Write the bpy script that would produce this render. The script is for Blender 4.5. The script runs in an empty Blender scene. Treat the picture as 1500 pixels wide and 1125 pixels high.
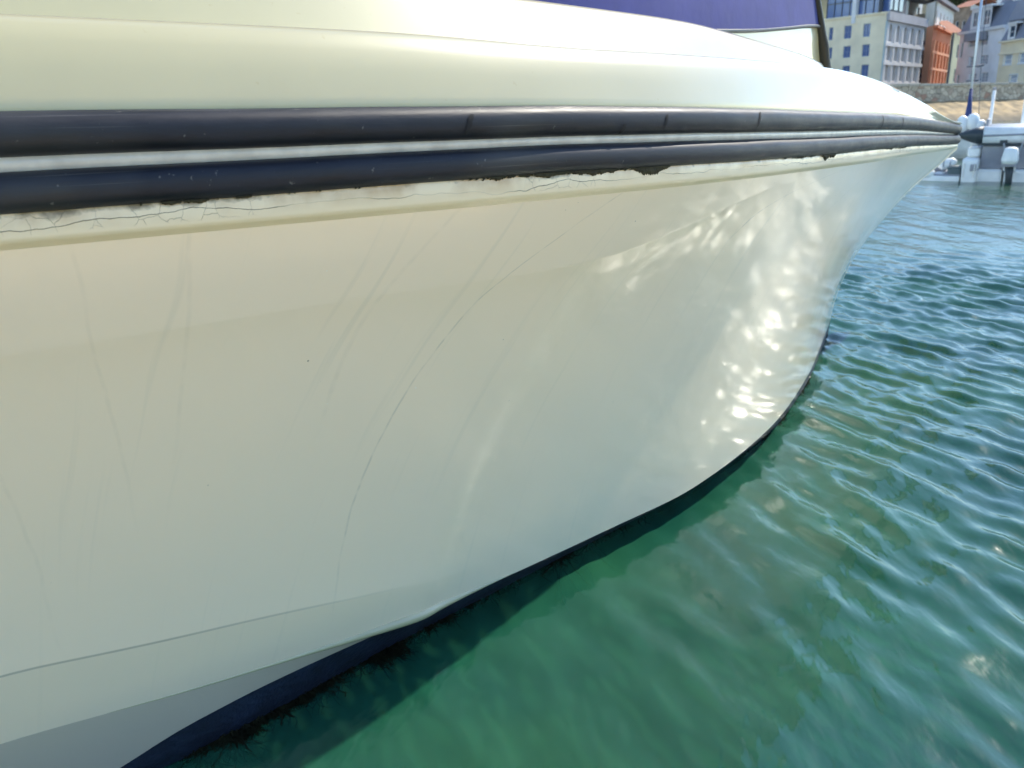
import bpy, bmesh, math, random
import numpy as np
from mathutils import Vector, Matrix

random.seed(7); rng = np.random.default_rng(11)
R_ = math.radians
scene = bpy.context.scene
col = scene.collection

# ------------------------------------------------------------------ camera
F_PX, CAM_H = 1250.0, 1.5
CAM = np.array([0.0, 0.0, CAM_H])
AX_R = np.array([0.99965732, -0.00805939, -0.0249054])
AX_U = np.array([0.02617695, 0.30777558, 0.95109882])
AX_F = np.array([0.0, 0.95142485, -0.30788108])
cam_d = bpy.data.cameras.new('camera')
cam_d.sensor_width = 36.0
cam_d.lens = 36.0 * F_PX / 1500.0
cam_d.clip_start = 0.05
cam_d.clip_end = 3000.0
cam_d.dof.use_dof = True
cam_d.dof.focus_distance = 2.25
cam_d.dof.aperture_fstop = 5.6
cam = bpy.data.objects.new('camera', cam_d)
col.objects.link(cam)
cam.matrix_world = Matrix(((AX_R[0], AX_U[0], -AX_F[0], CAM[0]),
                           (AX_R[1], AX_U[1], -AX_F[1], CAM[1]),
                           (AX_R[2], AX_U[2], -AX_F[2], CAM[2]),
                           (0, 0, 0, 1)))
scene.camera = cam

# ------------------------------------------------------------------ light
SUN = Vector((.5650, .4500, .693)).normalized()
SUN_EL = math.asin(SUN.z)
SUN_AZ = math.atan2(SUN.x, SUN.y)
world = bpy.data.worlds.new('World')
scene.world = world
world.use_nodes = True
wn = world.node_tree.nodes; wl = world.node_tree.links
wn.clear()
sky = wn.new('ShaderNodeTexSky'); sky.sky_type = 'NISHITA'; sky.sun_disc = False
sky.sun_elevation = SUN_EL; sky.sun_rotation = SUN_AZ
sky.air_density = 1.0; sky.dust_density = 0.1; sky.ozone_density = 3.0
bg = wn.new('ShaderNodeBackground'); bg.inputs['Strength'].default_value = 0.15
wo = wn.new('ShaderNodeOutputWorld')
wl.new(sky.outputs[0], bg.inputs[0]); wl.new(bg.outputs[0], wo.inputs[0])
sun_d = bpy.data.lights.new('sun', 'SUN')
sun_d.energy = 3.2; sun_d.angle = R_(0.55); sun_d.color = (1.0, 0.935, 0.81)
sun_o = bpy.data.objects.new('sun', sun_d); col.objects.link(sun_o)
sun_o.rotation_euler = (-SUN).to_track_quat('-Z', 'Y').to_euler()
sun_o.location = SUN * 60

vs = scene.view_settings
vs.view_transform = 'Standard'; vs.look = 'None'; vs.gamma = 1.0
vs.use_curve_mapping = False
vs.exposure = 1.08
cy = scene.cycles
cy.use_denoising = True
cy.max_bounces = 7; cy.diffuse_bounces = 3; cy.glossy_bounces = 4
cy.transmission_bounces = 2; cy.transparent_max_bounces = 6
cy.caustics_reflective = True; cy.caustics_refractive = False
cy.blur_glossy = 0.0; cy.use_guiding = True
cy.sample_clamp_indirect = 12.0
cy.use_adaptive_sampling = True; cy.adaptive_threshold = 0.03

# ------------------------------------------------------------------ helpers
def ray(u, v):
    return AX_F + (u - 750) / F_PX * AX_R + (562.5 - v) / F_PX * AX_U

def at(u, v, d):
    return CAM + d * ray(u, v)

def on_plane(u, v, P, n):
    D = ray(u, v); return CAM + D * (np.dot(np.asarray(P) - CAM, n) / np.dot(D, n))

def on_z(u, v, z=0.0):
    D = ray(u, v); return CAM + D * (z - CAM_H) / D[2]

def link(o, parent=None):
    col.objects.link(o)
    if parent is not None: o.parent = parent
    return o

def mesh_obj(name, verts, faces, mat, parent=None, smooth=False, uvs=None):
    me = bpy.data.meshes.new(name)
    me.from_pydata([tuple(map(float, v)) for v in verts], [], faces)
    if uvs is not None:
        uvl = me.uv_layers.new(name='UVMap')
        vi = np.empty(len(me.loops), dtype=np.int32); me.loops.foreach_get('vertex_index', vi)
        uvl.data.foreach_set('uv', np.asarray(uvs, dtype=np.float32)[vi].ravel())
    if smooth:
        me.polygons.foreach_set('use_smooth', [True] * len(me.polygons))
    me.update()
    if mat is not None: me.materials.append(mat)
    return link(bpy.data.objects.new(name, me), parent)

def bm_obj(name, bm, mat, parent=None, smooth=False):
    me = bpy.data.meshes.new(name)
    bmesh.ops.recalc_face_normals(bm, faces=bm.faces)
    bm.to_mesh(me); bm.free()
    if smooth:
        me.polygons.foreach_set('use_smooth', [True] * len(me.polygons))
    if mat is not None: me.materials.append(mat)
    return link(bpy.data.objects.new(name, me), parent)

def empty(name, loc=(0, 0, 0), rz=0.0):
    o = bpy.data.objects.new(name, None); col.objects.link(o)
    o.location = loc; o.rotation_euler = (0, 0, rz); o.empty_display_size = 0.2
    return o

def tag(o, label=None, cat=None, group=None, kind=None):
    if label: o['label'] = label
    if cat: o['category'] = cat
    if group: o['group'] = group
    if kind: o['kind'] = kind
    return o

def add_box(bm, c, s, rz=0.0, bevel=0.0, rot=None):
    m = Matrix.Translation(Vector(c)) @ (rot if rot is not None else Matrix.Rotation(rz, 4, 'Z')) @ Matrix.Diagonal(Vector((s[0], s[1], s[2], 1)))
    r = bmesh.ops.create_cube(bm, size=1.0, matrix=m)
    if bevel:
        es = list({e for v in r['verts'] for e in v.link_edges})
        bmesh.ops.bevel(bm, geom=es, offset=bevel, segments=2, affect='EDGES', profile=0.6)

def add_tube(bm, pts, rads, seg=12, cap=True):
    pts = [Vector(p) for p in pts]
    if not hasattr(rads, '__len__'): rads = [rads] * len(pts)
    rads = [float(r) for r in rads]
    rings = []
    for i, p in enumerate(pts):
        t = (pts[min(i + 1, len(pts) - 1)] - pts[max(i - 1, 0)]).normalized()
        ref = Vector((0, 0, 1)) if abs(t.z) < 0.9 else Vector((1, 0, 0))
        x = t.cross(ref).normalized(); y = x.cross(t).normalized()
        rings.append([bm.verts.new(p + rads[i] * (math.cos(a) * x + math.sin(a) * y))
                      for a in [2 * math.pi * k / seg for k in range(seg)]])
    for A, B in zip(rings[:-1], rings[1:]):
        for k in range(seg):
            bm.faces.new((A[k], A[(k + 1) % seg], B[(k + 1) % seg], B[k]))
    if cap:
        bm.faces.new(list(reversed(rings[0]))); bm.faces.new(rings[-1])

def grid_faces(nr, nc, off=0):
    f = []
    for i in range(nr - 1):
        for j in range(nc - 1):
            a = off + i * nc + j
            f.append((a, a + 1, a + nc + 1, a + nc))
    return f

def pchip(x, y):
    x = np.asarray(x, float); y = np.asarray(y, float)
    h = np.diff(x); d = np.diff(y) / h
    m = np.zeros_like(y)
    for i in range(1, len(x) - 1):
        if d[i - 1] * d[i] > 0:
            w1 = 2 * h[i] + h[i - 1]; w2 = h[i] + 2 * h[i - 1]
            m[i] = (w1 + w2) / (w1 / d[i - 1] + w2 / d[i])
    m[0] = d[0]; m[-1] = d[-1]
    def fn(q):
        q = np.clip(np.asarray(q, float), x[0], x[-1])
        i = np.clip(np.searchsorted(x, q) - 1, 0, len(x) - 2)
        t = (q - x[i]) / h[i]
        return ((1 + 2 * t) * (1 - t) ** 2 * y[i] + t * (1 - t) ** 2 * h[i] * m[i]
                + t * t * (3 - 2 * t) * y[i + 1] + t * t * (t - 1) * h[i] * m[i + 1])
    return fn

# ------------------------------------------------------------------ materials
def new_mat(name):
    m = bpy.data.materials.new(name); m.use_nodes = True
    nt = m.node_tree; b = nt.nodes['Principled BSDF']
    return m, nt, nt.nodes, nt.links, b

def simple(name, c, rough=0.5, metal=0.0, noise=0.0, scale=5.0, bump=0.0, bscale=40.0, coat=0.0, spec=0.5):
    m, nt, n, l, b = new_mat(name)
    b.inputs['Base Color'].default_value = (*c, 1)
    b.inputs['Roughness'].default_value = rough
    b.inputs['Metallic'].default_value = metal
    b.inputs['Specular IOR Level'].default_value = spec
    if coat: b.inputs['Coat Weight'].default_value = coat
    tc = n.new('ShaderNodeTexCoord')
    if noise:
        t = n.new('ShaderNodeTexNoise'); t.inputs['Scale'].default_value = scale; t.inputs['Detail'].default_value = 6
        l.new(tc.outputs['Object'], t.inputs['Vector'])
        r = n.new('ShaderNodeMapRange')
        r.inputs['From Min'].default_value = 0.3; r.inputs['From Max'].default_value = 0.7
        r.inputs['To Min'].default_value = 1 - noise; r.inputs['To Max'].default_value = 1 + noise * 0.5
        l.new(t.outputs['Fac'], r.inputs['Value'])
        h = n.new('ShaderNodeMixRGB'); h.blend_type = 'MULTIPLY'; h.inputs[0].default_value = 1.0
        h.inputs[1].default_value = (*c, 1); l.new(r.outputs[0], h.inputs[2])
        l.new(h.outputs[0], b.inputs['Base Color'])
    if bump:
        t2 = n.new('ShaderNodeTexNoise'); t2.inputs['Scale'].default_value = bscale; t2.inputs['Detail'].default_value = 5
        l.new(tc.outputs['Object'], t2.inputs['Vector'])
        bp = n.new('ShaderNodeBump'); bp.inputs['Strength'].default_value = bump; bp.inputs['Distance'].default_value = 0.02
        l.new(t2.outputs['Fac'], bp.inputs['Height']); l.new(bp.outputs[0], b.inputs['Normal'])
    return m

def mathn(n, l, op, a, b=None, clamp=False):
    x = n.new('ShaderNodeMath'); x.operation = op; x.use_clamp = clamp
    for i, q in enumerate((a, b)):
        if q is None: continue
        if hasattr(q, 'is_output'): l.new(q, x.inputs[i])
        else: x.inputs[i].default_value = q
    return x.outputs[0]

def mixc(n, l, fac, a, b, mode='MIX'):
    x = n.new('ShaderNodeMixRGB'); x.blend_type = mode
    for i, q in enumerate((fac, a, b)):
        if hasattr(q, 'is_output'): l.new(q, x.inputs[i])
        elif i == 0: x.inputs[0].default_value = q
        else: x.inputs[i].default_value = (*q, 1)
    return x.outputs[0]

def ramp(n, l, fac, stops):
    x = n.new('ShaderNodeMapRange'); x.clamp = True
    x.inputs['From Min'].default_value = stops[0]; x.inputs['From Max'].default_value = stops[1]
    x.inputs['To Min'].default_value = stops[2]; x.inputs['To Max'].default_value = stops[3]
    l.new(fac, x.inputs['Value']); return x.outputs[0]

CREAM = (0.87, 0.70, 0.475)

def hull_material():
    m, nt, n, l, b = new_mat('gelcoat_hull')
    uv = n.new('ShaderNodeUVMap'); uv.uv_map = 'UVMap'
    sp = n.new('ShaderNodeSeparateXYZ'); l.new(uv.outputs[0], sp.inputs[0])
    U, V = sp.outputs[0], sp.outputs[1]           # U metres along the sheer, V 0 top .. 1 chine
    tc = n.new('ShaderNodeTexCoord')
    # run-off streaks follow the sections of the hull
    wob = n.new('ShaderNodeTexNoise'); wob.inputs['Scale'].default_value = 1.4; wob.inputs['Detail'].default_value = 2
    l.new(tc.outputs['Object'], wob.inputs['Vector'])
    uw = mathn(n, l, 'ADD', mathn(n, l, 'ADD', U, mathn(n, l, 'MULTIPLY', V, ramp(n, l, U, (5.1, 6.1, 0.0, 0.62)))), mathn(n, l, 'MULTIPLY', wob.outputs['Fac'], 0.06))
    cmb = n.new('ShaderNodeCombineXYZ'); l.new(mathn(n, l, 'MULTIPLY', uw, 26.0), cmb.inputs[0])
    l.new(mathn(n, l, 'MULTIPLY', V, 1.3), cmb.inputs[1])
    st = n.new('ShaderNodeTexNoise'); st.inputs['Scale'].default_value = 1.0; st.inputs['Detail'].default_value = 3
    l.new(cmb.outputs[0], st.inputs['Vector'])
    streak = ramp(n, l, st.outputs['Fac'], (0.60, 0.72, 0.0, 1.0))
    fade = ramp(n, l, V, (0.05, 0.95, 1.0, 0.35))
    streak = mathn(n, l, 'MULTIPLY', streak, fade)
    base = mixc(n, l, mathn(n, l, 'MULTIPLY', streak, 0.16), CREAM, (0.42, 0.40, 0.30))
    # broad chalking
    ch = n.new('ShaderNodeTexNoise'); ch.inputs['Scale'].default_value = 2.2; ch.inputs['Detail'].default_value = 5
    l.new(tc.outputs['Object'], ch.inputs['Vector'])
    base = mixc(n, l, ramp(n, l, ch.outputs['Fac'], (0.35, 0.7, 0.0, 0.10)), base, (0.62, 0.60, 0.49))
    # single long scratches: t = curve(s)
    wn_ = n.new('ShaderNodeTexNoise'); wn_.inputs['Scale'].default_value = 9.0; wn_.inputs['Detail'].default_value = 3
    l.new(tc.outputs['Object'], wn_.inputs['Vector'])
    wander = mathn(n, l, 'MULTIPLY', mathn(n, l, 'SUBTRACT', wn_.outputs['Fac'], 0.5), 0.014)
    n2 = n.new('ShaderNodeTexNoise'); n2.inputs['Scale'].default_value = 30.0; n2.inputs['Detail'].default_value = 1
    l.new(tc.outputs['Object'], n2.inputs['Vector'])
    brk = ramp(n, l, n2.outputs['Fac'], (0.3, 0.6, 0.2, 1.0))
    def scratch(pts, w, strength, base, vmax):
        fc = n.new('ShaderNodeFloatCurve'); c = fc.mapping.curves[0]
        u0, u1 = 1.5, 7.0
        while len(c.points) < len(pts): c.points.new(0.5, 0.5)
        for p, (s, u) in zip(c.points, pts): p.location = (s, (u - u0) / (u1 - u0))
        fc.mapping.update()
        l.new(V, fc.inputs['Value'])
        cu = mathn(n, l, 'ADD', mathn(n, l, 'MULTIPLY', fc.outputs[0], u1 - u0), u0)
        cu = mathn(n, l, 'ADD', cu, wander)
        d = mathn(n, l, 'ABSOLUTE', mathn(n, l, 'SUBTRACT', U, cu))
        k = mathn(n, l, 'MULTIPLY', mathn(n, l, 'MULTIPLY', ramp(n, l, d, (w * 0.3, w, 1.0, 0.0)), brk), ramp(n, l, V, (vmax * .7, vmax, 1.0, 0.0)))
        return mixc(n, l, mathn(n, l, 'MULTIPLY', k, strength), base, (0.20, 0.19, 0.15))
    for pts, w, s, vm in SCRATCHES:
        base = scratch(pts, w, s, base, vm)
    # dirt caught along the lower knuckle
    uv2 = n.new('ShaderNodeUVMap'); uv2.uv_map = 'UVCrease'
    sp2 = n.new('ShaderNodeSeparateXYZ'); l.new(uv2.outputs[0], sp2.inputs[0])
    kd = ramp(n, l, mathn(n, l, 'ABSOLUTE', sp2.outputs[1]), (0.0012, 0.0035, 1.0, 0.0))
    kd = mathn(n, l, 'MULTIPLY', kd, ramp(n, l, U, (4.7, 5.5, 0.0, 0.5)))
    base = mixc(n, l, kd, base, (0.20, 0.19, 0.16))
    # pits and chips
    vo = n.new('ShaderNodeTexVoronoi'); vo.inputs['Scale'].default_value = 21.0; vo.inputs['Randomness'].default_value = 1.0
    l.new(tc.outputs['Object'], vo.inputs['Vector'])
    rad = n.new('ShaderNodeSeparateXYZ'); l.new(vo.outputs['Color'], rad.inputs[0])
    thr = ramp(n, l, rad.outputs[0], (0.45, 1.0, 0.0, 0.062))
    pit = mathn(n, l, 'LESS_THAN', vo.outputs['Distance'], thr)
    pit = mathn(n, l, 'MULTIPLY', pit, ramp(n, l, V, (0.15, 0.6, 1.0, 0.12)))
    pcol = mixc(n, l, mathn(n, l, 'GREATER_THAN', rad.outputs[1], 0.45), (0.14, 0.12, 0.08), (0.82, 0.80, 0.70))
    base = mixc(n, l, mathn(n, l, 'MULTIPLY', pit, 0.8), base, pcol)
    l.new(base, b.inputs['Base Color'])
    b.inputs['Roughness'].default_value = 0.42
    b.inputs['Specular IOR Level'].default_value = 0.35
    b.inputs['Coat Weight'].default_value = 1.0
    cr = ramp(n, l, ch.outputs['Fac'], (0.3, 0.75, 0.10, 0.16))
    l.new(cr, b.inputs['Coat Roughness'])
    b.inputs['Coat IOR'].default_value = 1.52
    # slightly uneven lay-up shows in the gloss
    wv = n.new('ShaderNodeTexNoise'); wv.inputs['Scale'].default_value = 3.0; wv.inputs['Detail'].default_value = 3
    l.new(tc.outputs['Object'], wv.inputs['Vector'])
    bp = n.new('ShaderNodeBump'); bp.inputs['Strength'].default_value = 0.10; bp.inputs['Distance'].default_value = 0.02
    l.new(wv.outputs['Fac'], bp.inputs['Height'])
    l.new(bp.outputs[0], b.inputs['Normal']); l.new(bp.outputs[0], b.inputs['Coat Normal'])
    return m

def lip_material():
    m, nt, n, l, b = new_mat('cracked_gelcoat_lip')
    tc = n.new('ShaderNodeTexCoord')
    uv = n.new('ShaderNodeUVMap'); uv.uv_map = 'UVMap'
    sp = n.new('ShaderNodeSeparateXYZ'); l.new(uv.outputs[0], sp.inputs[0])
    U, V = sp.outputs[0], sp.outputs[1]
    nz = n.new('ShaderNodeTexNoise'); nz.inputs['Scale'].default_value = 9.0; nz.inputs['Detail'].default_value = 6
    l.new(tc.outputs['Object'], nz.inputs['Vector'])
    wn_ = n.new('ShaderNodeMixRGB'); wn_.blend_type = 'ADD'; wn_.inputs[0].default_value = 0.06
    l.new(tc.outputs['Object'], wn_.inputs[1]); l.new(nz.outputs['Color'], wn_.inputs[2])
    def cracks(scale, w):
        vo = n.new('ShaderNodeTexVoronoi'); vo.feature = 'DISTANCE_TO_EDGE'; vo.inputs['Scale'].default_value = scale
        l.new(wn_.outputs[0], vo.inputs['Vector'])
        return ramp(n, l, vo.outputs['Distance'], (0.0, w, 1.0, 0.0))
    c1 = mathn(n, l, 'MULTIPLY', cracks(21.0, 0.013), ramp(n, l, V, (0.72, 0.82, 1.0, 0.0)))
    pn = n.new('ShaderNodeTexNoise'); pn.inputs['Scale'].default_value = 2.6; pn.inputs['Detail'].default_value = 2
    l.new(tc.outputs['Object'], pn.inputs['Vector'])
    patch = ramp(n, l, pn.outputs['Fac'], (0.50, 0.62, 0.0, 1.0))
    c1 = mathn(n, l, 'MULTIPLY', c1, patch)
    # one wandering hairline along the lip
    hw = n.new('ShaderNodeTexNoise'); hw.inputs['Scale'].default_value = 5.0; hw.inputs['Detail'].default_value = 7
    l.new(tc.outputs['Object'], hw.inputs['Vector'])
    hl = mathn(n, l, 'ABSOLUTE', mathn(n, l, 'SUBTRACT', V, mathn(n, l, 'ADD', mathn(n, l, 'MULTIPLY', mathn(n, l, 'SUBTRACT', hw.outputs['Fac'], 0.5), 1.3), 0.52)))
    hl = mathn(n, l, 'MULTIPLY', ramp(n, l, hl, (0.005, 0.022, 0.9, 0.0)), ramp(n, l, pn.outputs['Fac'], (0.40, 0.5, 0.2, 0.9)))
    # green-brown grime that sits right under the rubber
    g = n.new('ShaderNodeTexNoise'); g.inputs['Scale'].default_value = 34.0; g.inputs['Detail'].default_value = 6
    l.new(tc.outputs['Object'], g.inputs['Vector'])
    grime = mathn(n, l, 'ADD', mathn(n, l, 'MULTIPLY', g.outputs['Fac'], 1.0), mathn(n, l, 'MULTIPLY', V, -1.5))
    grime = mathn(n, l, 'ADD', grime, mathn(n, l, 'MULTIPLY', patch, 0.22))
    grime = ramp(n, l, grime, (0.35, 0.60, 0.0, 1.0))
    base = mixc(n, l, mathn(n, l, 'MULTIPLY', ramp(n, l, nz.outputs['Fac'], (0.44, 0.66, 0.0, 0.75)), ramp(n, l, V, (0.25, 0.8, 1.0, 0.0))), (0.82, 0.68, 0.44), (0.48, 0.31, 0.13))
    base = mixc(n, l, mathn(n, l, 'MULTIPLY', grime, 0.8), base, (0.13, 0.10, 0.04))
    base = mixc(n, l, mathn(n, l, 'MULTIPLY', c1, 0.6), base, (0.10, 0.08, 0.05))
    base = mixc(n, l, hl, base, (0.09, 0.07, 0.045))
    l.new(base, b.inputs['Base Color'])
    b.inputs['Roughness'].default_value = 0.45
    b.inputs['Coat Weight'].default_value = 0.5; b.inputs['Coat Roughness'].default_value = 0.15
    hh = mathn(n, l, 'ADD', c1, hl)
    bp = n.new('ShaderNodeBump'); bp.inputs['Strength'].default_value = 0.6; bp.inputs['Distance'].default_value = 0.002; bp.invert = True
    l.new(hh, bp.inputs['Height']); l.new(bp.outputs[0], b.inputs['Normal'])
    return m

def rubber_material():
    m, nt, n, l, b = new_mat('weathered_black_rubber')
    uv = n.new('ShaderNodeUVMap'); uv.uv_map = 'UVMap'
    mp = n.new('ShaderNodeMapping'); mp.inputs['Scale'].default_value = (7.0, 30.0, 1.0)
    l.new(uv.outputs[0], mp.inputs[0])
    a = n.new('ShaderNodeTexNoise'); a.inputs['Scale'].default_value = 1.0; a.inputs['Detail'].default_value = 8; a.inputs['Roughness'].default_value = 0.65
    l.new(mp.outputs[0], a.inputs['Vector'])
    tc = n.new('ShaderNodeTexCoord')
    c = n.new('ShaderNodeTexNoise'); c.inputs['Scale'].default_value = 60.0; c.inputs['Detail'].default_value = 4
    l.new(tc.outputs['Object'], c.inputs['Vector'])
    d = n.new('ShaderNodeTexNoise'); d.inputs['Scale'].default_value = 2.5; d.inputs['Detail'].default_value = 3
    l.new(tc.outputs['Object'], d.inputs['Vector'])
    base = mixc(n, l, ramp(n, l, a.outputs['Fac'], (0.38, 0.70, 0.0, 1.0)), (0.004, 0.005, 0.010), (0.012, 0.015, 0.025))
    base = mixc(n, l, mathn(n, l, 'MULTIPLY', ramp(n, l, d.outputs['Fac'], (0.48, 0.65, 0.0, 1.0)), 0.35), base, (0.06, 0.06, 0.055))
    base = mixc(n, l, ramp(n, l, c.outputs['Fac'], (0.69, 0.74, 0.0, 0.35)), base, (0.26, 0.25, 0.22))
    # thin rubbed scratches along the strake
    mp2 = n.new('ShaderNodeMapping'); mp2.inputs['Scale'].default_value = (1.3, 150.0, 1.0); mp2.inputs['Rotation'].default_value = (0, 0, 0.02)
    l.new(uv.outputs[0], mp2.inputs[0])
    e = n.new('ShaderNodeTexNoise'); e.inputs['Scale'].default_value = 1.0; e.inputs['Detail'].default_value = 5
    l.new(mp2.outputs[0], e.inputs['Vector'])
    base = mixc(n, l, ramp(n, l, e.outputs['Fac'], (0.64, 0.72, 0.0, 0.30)), base, (0.20, 0.19, 0.17))
    l.new(base, b.inputs['Base Color'])
    l.new(ramp(n, l, a.outputs['Fac'], (0.3, 0.7, 0.42, 0.62)), b.inputs['Roughness'])
    b.inputs['Specular IOR Level'].default_value = 0.38
    bp = n.new('ShaderNodeBump'); bp.inputs['Strength'].default_value = 0.35; bp.inputs['Distance'].default_value = 0.004
    l.new(a.outputs['Fac'], bp.inputs['Height']); l.new(bp.outputs[0], b.inputs['Normal'])
    return m

def deck_material():
    m, nt, n, l, b = new_mat('deck_gelcoat')
    tc = n.new('ShaderNodeTexCoord')
    a = n.new('ShaderNodeTexNoise'); a.inputs['Scale'].default_value = 2.0; a.inputs['Detail'].default_value = 6
    l.new(tc.outputs['Object'], a.inputs['Vector'])
    base = mixc(n, l, ramp(n, l, a.outputs['Fac'], (0.35, 0.7, 0.0, 1.0)), (0.50, 0.445, 0.25), (0.46, 0.41, 0.23))
    c = n.new('ShaderNodeTexNoise'); c.inputs['Scale'].default_value = 55.0; c.inputs['Detail'].default_value = 5
    l.new(tc.outputs['Object'], c.inputs['Vector'])
    base = mixc(n, l, ramp(n, l, c.outputs['Fac'], (0.70, 0.76, 0.0, 0.35)), base, (0.40, 0.30, 0.14))
    l.new(base, b.inputs['Base Color'])
    b.inputs['Roughness'].default_value = 0.40
    b.inputs['Coat Weight'].default_value = 1.0
    b.inputs['Coat Roughness'].default_value = 0.08; b.inputs['Coat IOR'].default_value = 1.5
    wv = n.new('ShaderNodeTexNoise'); wv.inputs['Scale'].default_value = 3.5; wv.inputs['Detail'].default_value = 3
    l.new(tc.outputs['Object'], wv.inputs['Vector'])
    bp = n.new('ShaderNodeBump'); bp.inputs['Strength'].default_value = 0.08; bp.inputs['Distance'].default_value = 0.02
    l.new(wv.outputs['Fac'], bp.inputs['Height']); l.new(bp.outputs[0], b.inputs['Coat Normal'])
    return m

def water_material():
    m, nt, n, l, b = new_mat('harbour_water')
    n.remove(b)
    out = [x for x in n if x.type == 'OUTPUT_MATERIAL'][0]
    tc = n.new('ShaderNodeTexCoord')
    # fine ripples on top of the modelled waves
    mp = n.new('ShaderNodeMapping'); mp.inputs['Rotation'].default_value = (0, 0, R_(-27)); mp.inputs['Scale'].default_value = (1.0, 0.45, 1.0)
    l.new(tc.outputs['Object'], mp.inputs[0])
    a = n.new('ShaderNodeTexNoise'); a.inputs['Scale'].default_value = 7.0; a.inputs['Detail'].default_value = 4; a.inputs['Roughness'].default_value = 0.55
    l.new(mp.outputs[0], a.inputs['Vector'])
    a2 = n.new('ShaderNodeTexNoise'); a2.inputs['Scale'].default_value = 2.2; a2.inputs['Detail'].default_value = 3
    l.new(mp.outputs[0], a2.inputs['Vector'])
    hsum = mathn(n, l, 'ADD', mathn(n, l, 'MULTIPLY', a.outputs['Fac'], 0.022), mathn(n, l, 'MULTIPLY', a2.outputs['Fac'], 0.075))
    a3 = n.new('ShaderNodeTexNoise'); a3.inputs['Scale'].default_value = 19.0; a3.inputs['Detail'].default_value = 2
    l.new(mp.outputs[0], a3.inputs['Vector'])
    # far off, where the mesh is too coarse for waves, the relief takes over
    ge = n.new('ShaderNodeNewGeometry')
    ln = n.new('ShaderNodeVectorMath'); ln.operation = 'LENGTH'; l.new(ge.outputs['Position'], ln.inputs[0])
    amt = ramp(n, l, ln.outputs['Value'], (5.0, 14.0, 0.10, 1.0))
    bp = n.new('ShaderNodeBump'); bp.inputs['Distance'].default_value = 1.0
    hall = mathn(n, l, 'ADD', mathn(n, l, 'MULTIPLY', hsum, amt), mathn(n, l, 'MULTIPLY', a3.outputs['Fac'], 0.004))
    l.new(hall, bp.inputs['Height']); bp.inputs['Strength'].default_value = 1.0
    df = n.new('ShaderNodeBsdfDiffuse')
    c = n.new('ShaderNodeTexNoise'); c.inputs['Scale'].default_value = 1.1; c.inputs['Detail'].default_value = 4
    l.new(tc.outputs['Object'], c.inputs['Vector'])
    colr = mixc(n, l, ramp(n, l, c.outputs['Fac'], (0.35, 0.65, 0.0, 1.0)), (0.010, 0.092, 0.060), (0.025, 0.140, 0.066))
    l.new(colr, df.inputs['Color'])
    tr = n.new('ShaderNodeBsdfTransparent'); tr.inputs['Color'].default_value = (0.62, 0.92, 0.76, 1)
    body = n.new('ShaderNodeMixShader'); body.inputs[0].default_value = 0.45
    l.new(df.outputs[0], body.inputs[1]); l.new(tr.outputs[0], body.inputs[2])
    gl = n.new('ShaderNodeBsdfGlossy'); gl.inputs['Roughness'].default_value = 0.14
    l.new(bp.outputs[0], gl.inputs['Normal'])
    fr = n.new('ShaderNodeFresnel'); fr.inputs['IOR'].default_value = 1.56
    l.new(bp.outputs[0], fr.inputs['Normal'])
    mx = n.new('ShaderNodeMixShader')
    l.new(fr.outputs[0], mx.inputs[0]); l.new(body.outputs[0], mx.inputs[1]); l.new(gl.outputs[0], mx.inputs[2])
    l.new(mx.outputs[0], out.inputs['Surface'])
    return m

# drawn from the long run-off lines on the topside: (V down the side, metres along the sheer)
SCRATCHES = [
    ([(0.0, 4.70), (0.09, 4.845), (0.20, 4.965), (0.30, 5.005), (0.40, 5.027), (0.55, 5.03), (0.65, 5.024), (0.86, 4.979), (1.0, 4.95)], 0.0050, 0.26, 0.93),
    ([(0.0, 5.25), (0.15, 5.307), (0.26, 5.306), (0.39, 5.27), (1.0, 5.1)], 0.010, 0.08, 0.5),
    ([(0.0, 5.865), (0.07, 5.822), (0.20, 5.737), (0.35, 5.66), (1.0, 5.4)], 0.007, 0.06, 0.5),
    ([(0.0, 6.07), (0.165, 5.941), (0.32, 5.817), (0.53, 5.668), (1.0, 5.4)], 0.006, 0.06, 0.62),
    ([(0.0, 6.30), (0.42, 5.972), (0.57, 5.858), (0.82, 5.718), (1.0, 5.6)], 0.006, 0.06, 0.9),
    ([(0.0, 2.60), (0.034, 3.218), (0.095, 3.647), (0.16, 3.76), (1.0, 4.2)], 0.008, 0.45, 0.19),
    ([(0.0, 2.0), (0.10, 2.6), (0.30, 3.0), (0.6, 3.2), (1.0, 3.3)], 0.008, 0.22, 0.3),
]
#SCRATCHES_END

M = {
    'hull': hull_material(), 'lip': lip_material(), 'rubber': rubber_material(), 'deck': deck_material(),
    'water': water_material(),
    'antifoul': simple('navy_antifoul', (0.010, 0.018, 0.036), 0.55, noise=0.5, scale=14, bump=0.3, bscale=60),
    'strip': simple('grey_strip', (0.60, 0.58, 0.50), 0.4, noise=0.2, scale=20, coat=0.4),
    'weed': simple('brown_weed', (0.010, 0.010, 0.003), 0.85, noise=0.5, scale=30, spec=0.12),
    'moss': simple('dark_moss', (0.045, 0.038, 0.014), 0.9, noise=0.5, scale=60),
    'cut': simple('rubber_cut', (0.006, 0.006, 0.007), 0.8),
    'canvas': simple('blue_canvas', (0.032, 0.036, 0.185), 0.75, noise=0.15, scale=6, bump=0.15, bscale=9),
    'black': simple('black_trim', (0.012, 0.012, 0.013), 0.45),
    'glass': simple('window_glass', (0.05, 0.075, 0.11), 0.08, spec=1.0),
    'glassblue': simple('blue_glazing', (0.10, 0.16, 0.34), 0.10, spec=1.0),
    'seabed': simple('seabed', (0.020, 0.085, 0.045), 0.9, noise=0.5, scale=0.9),
    'wood': simple('pontoon_boards', (0.60, 0.44, 0.25), 0.8, noise=0.25, scale=4, bump=0.2),
}

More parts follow.
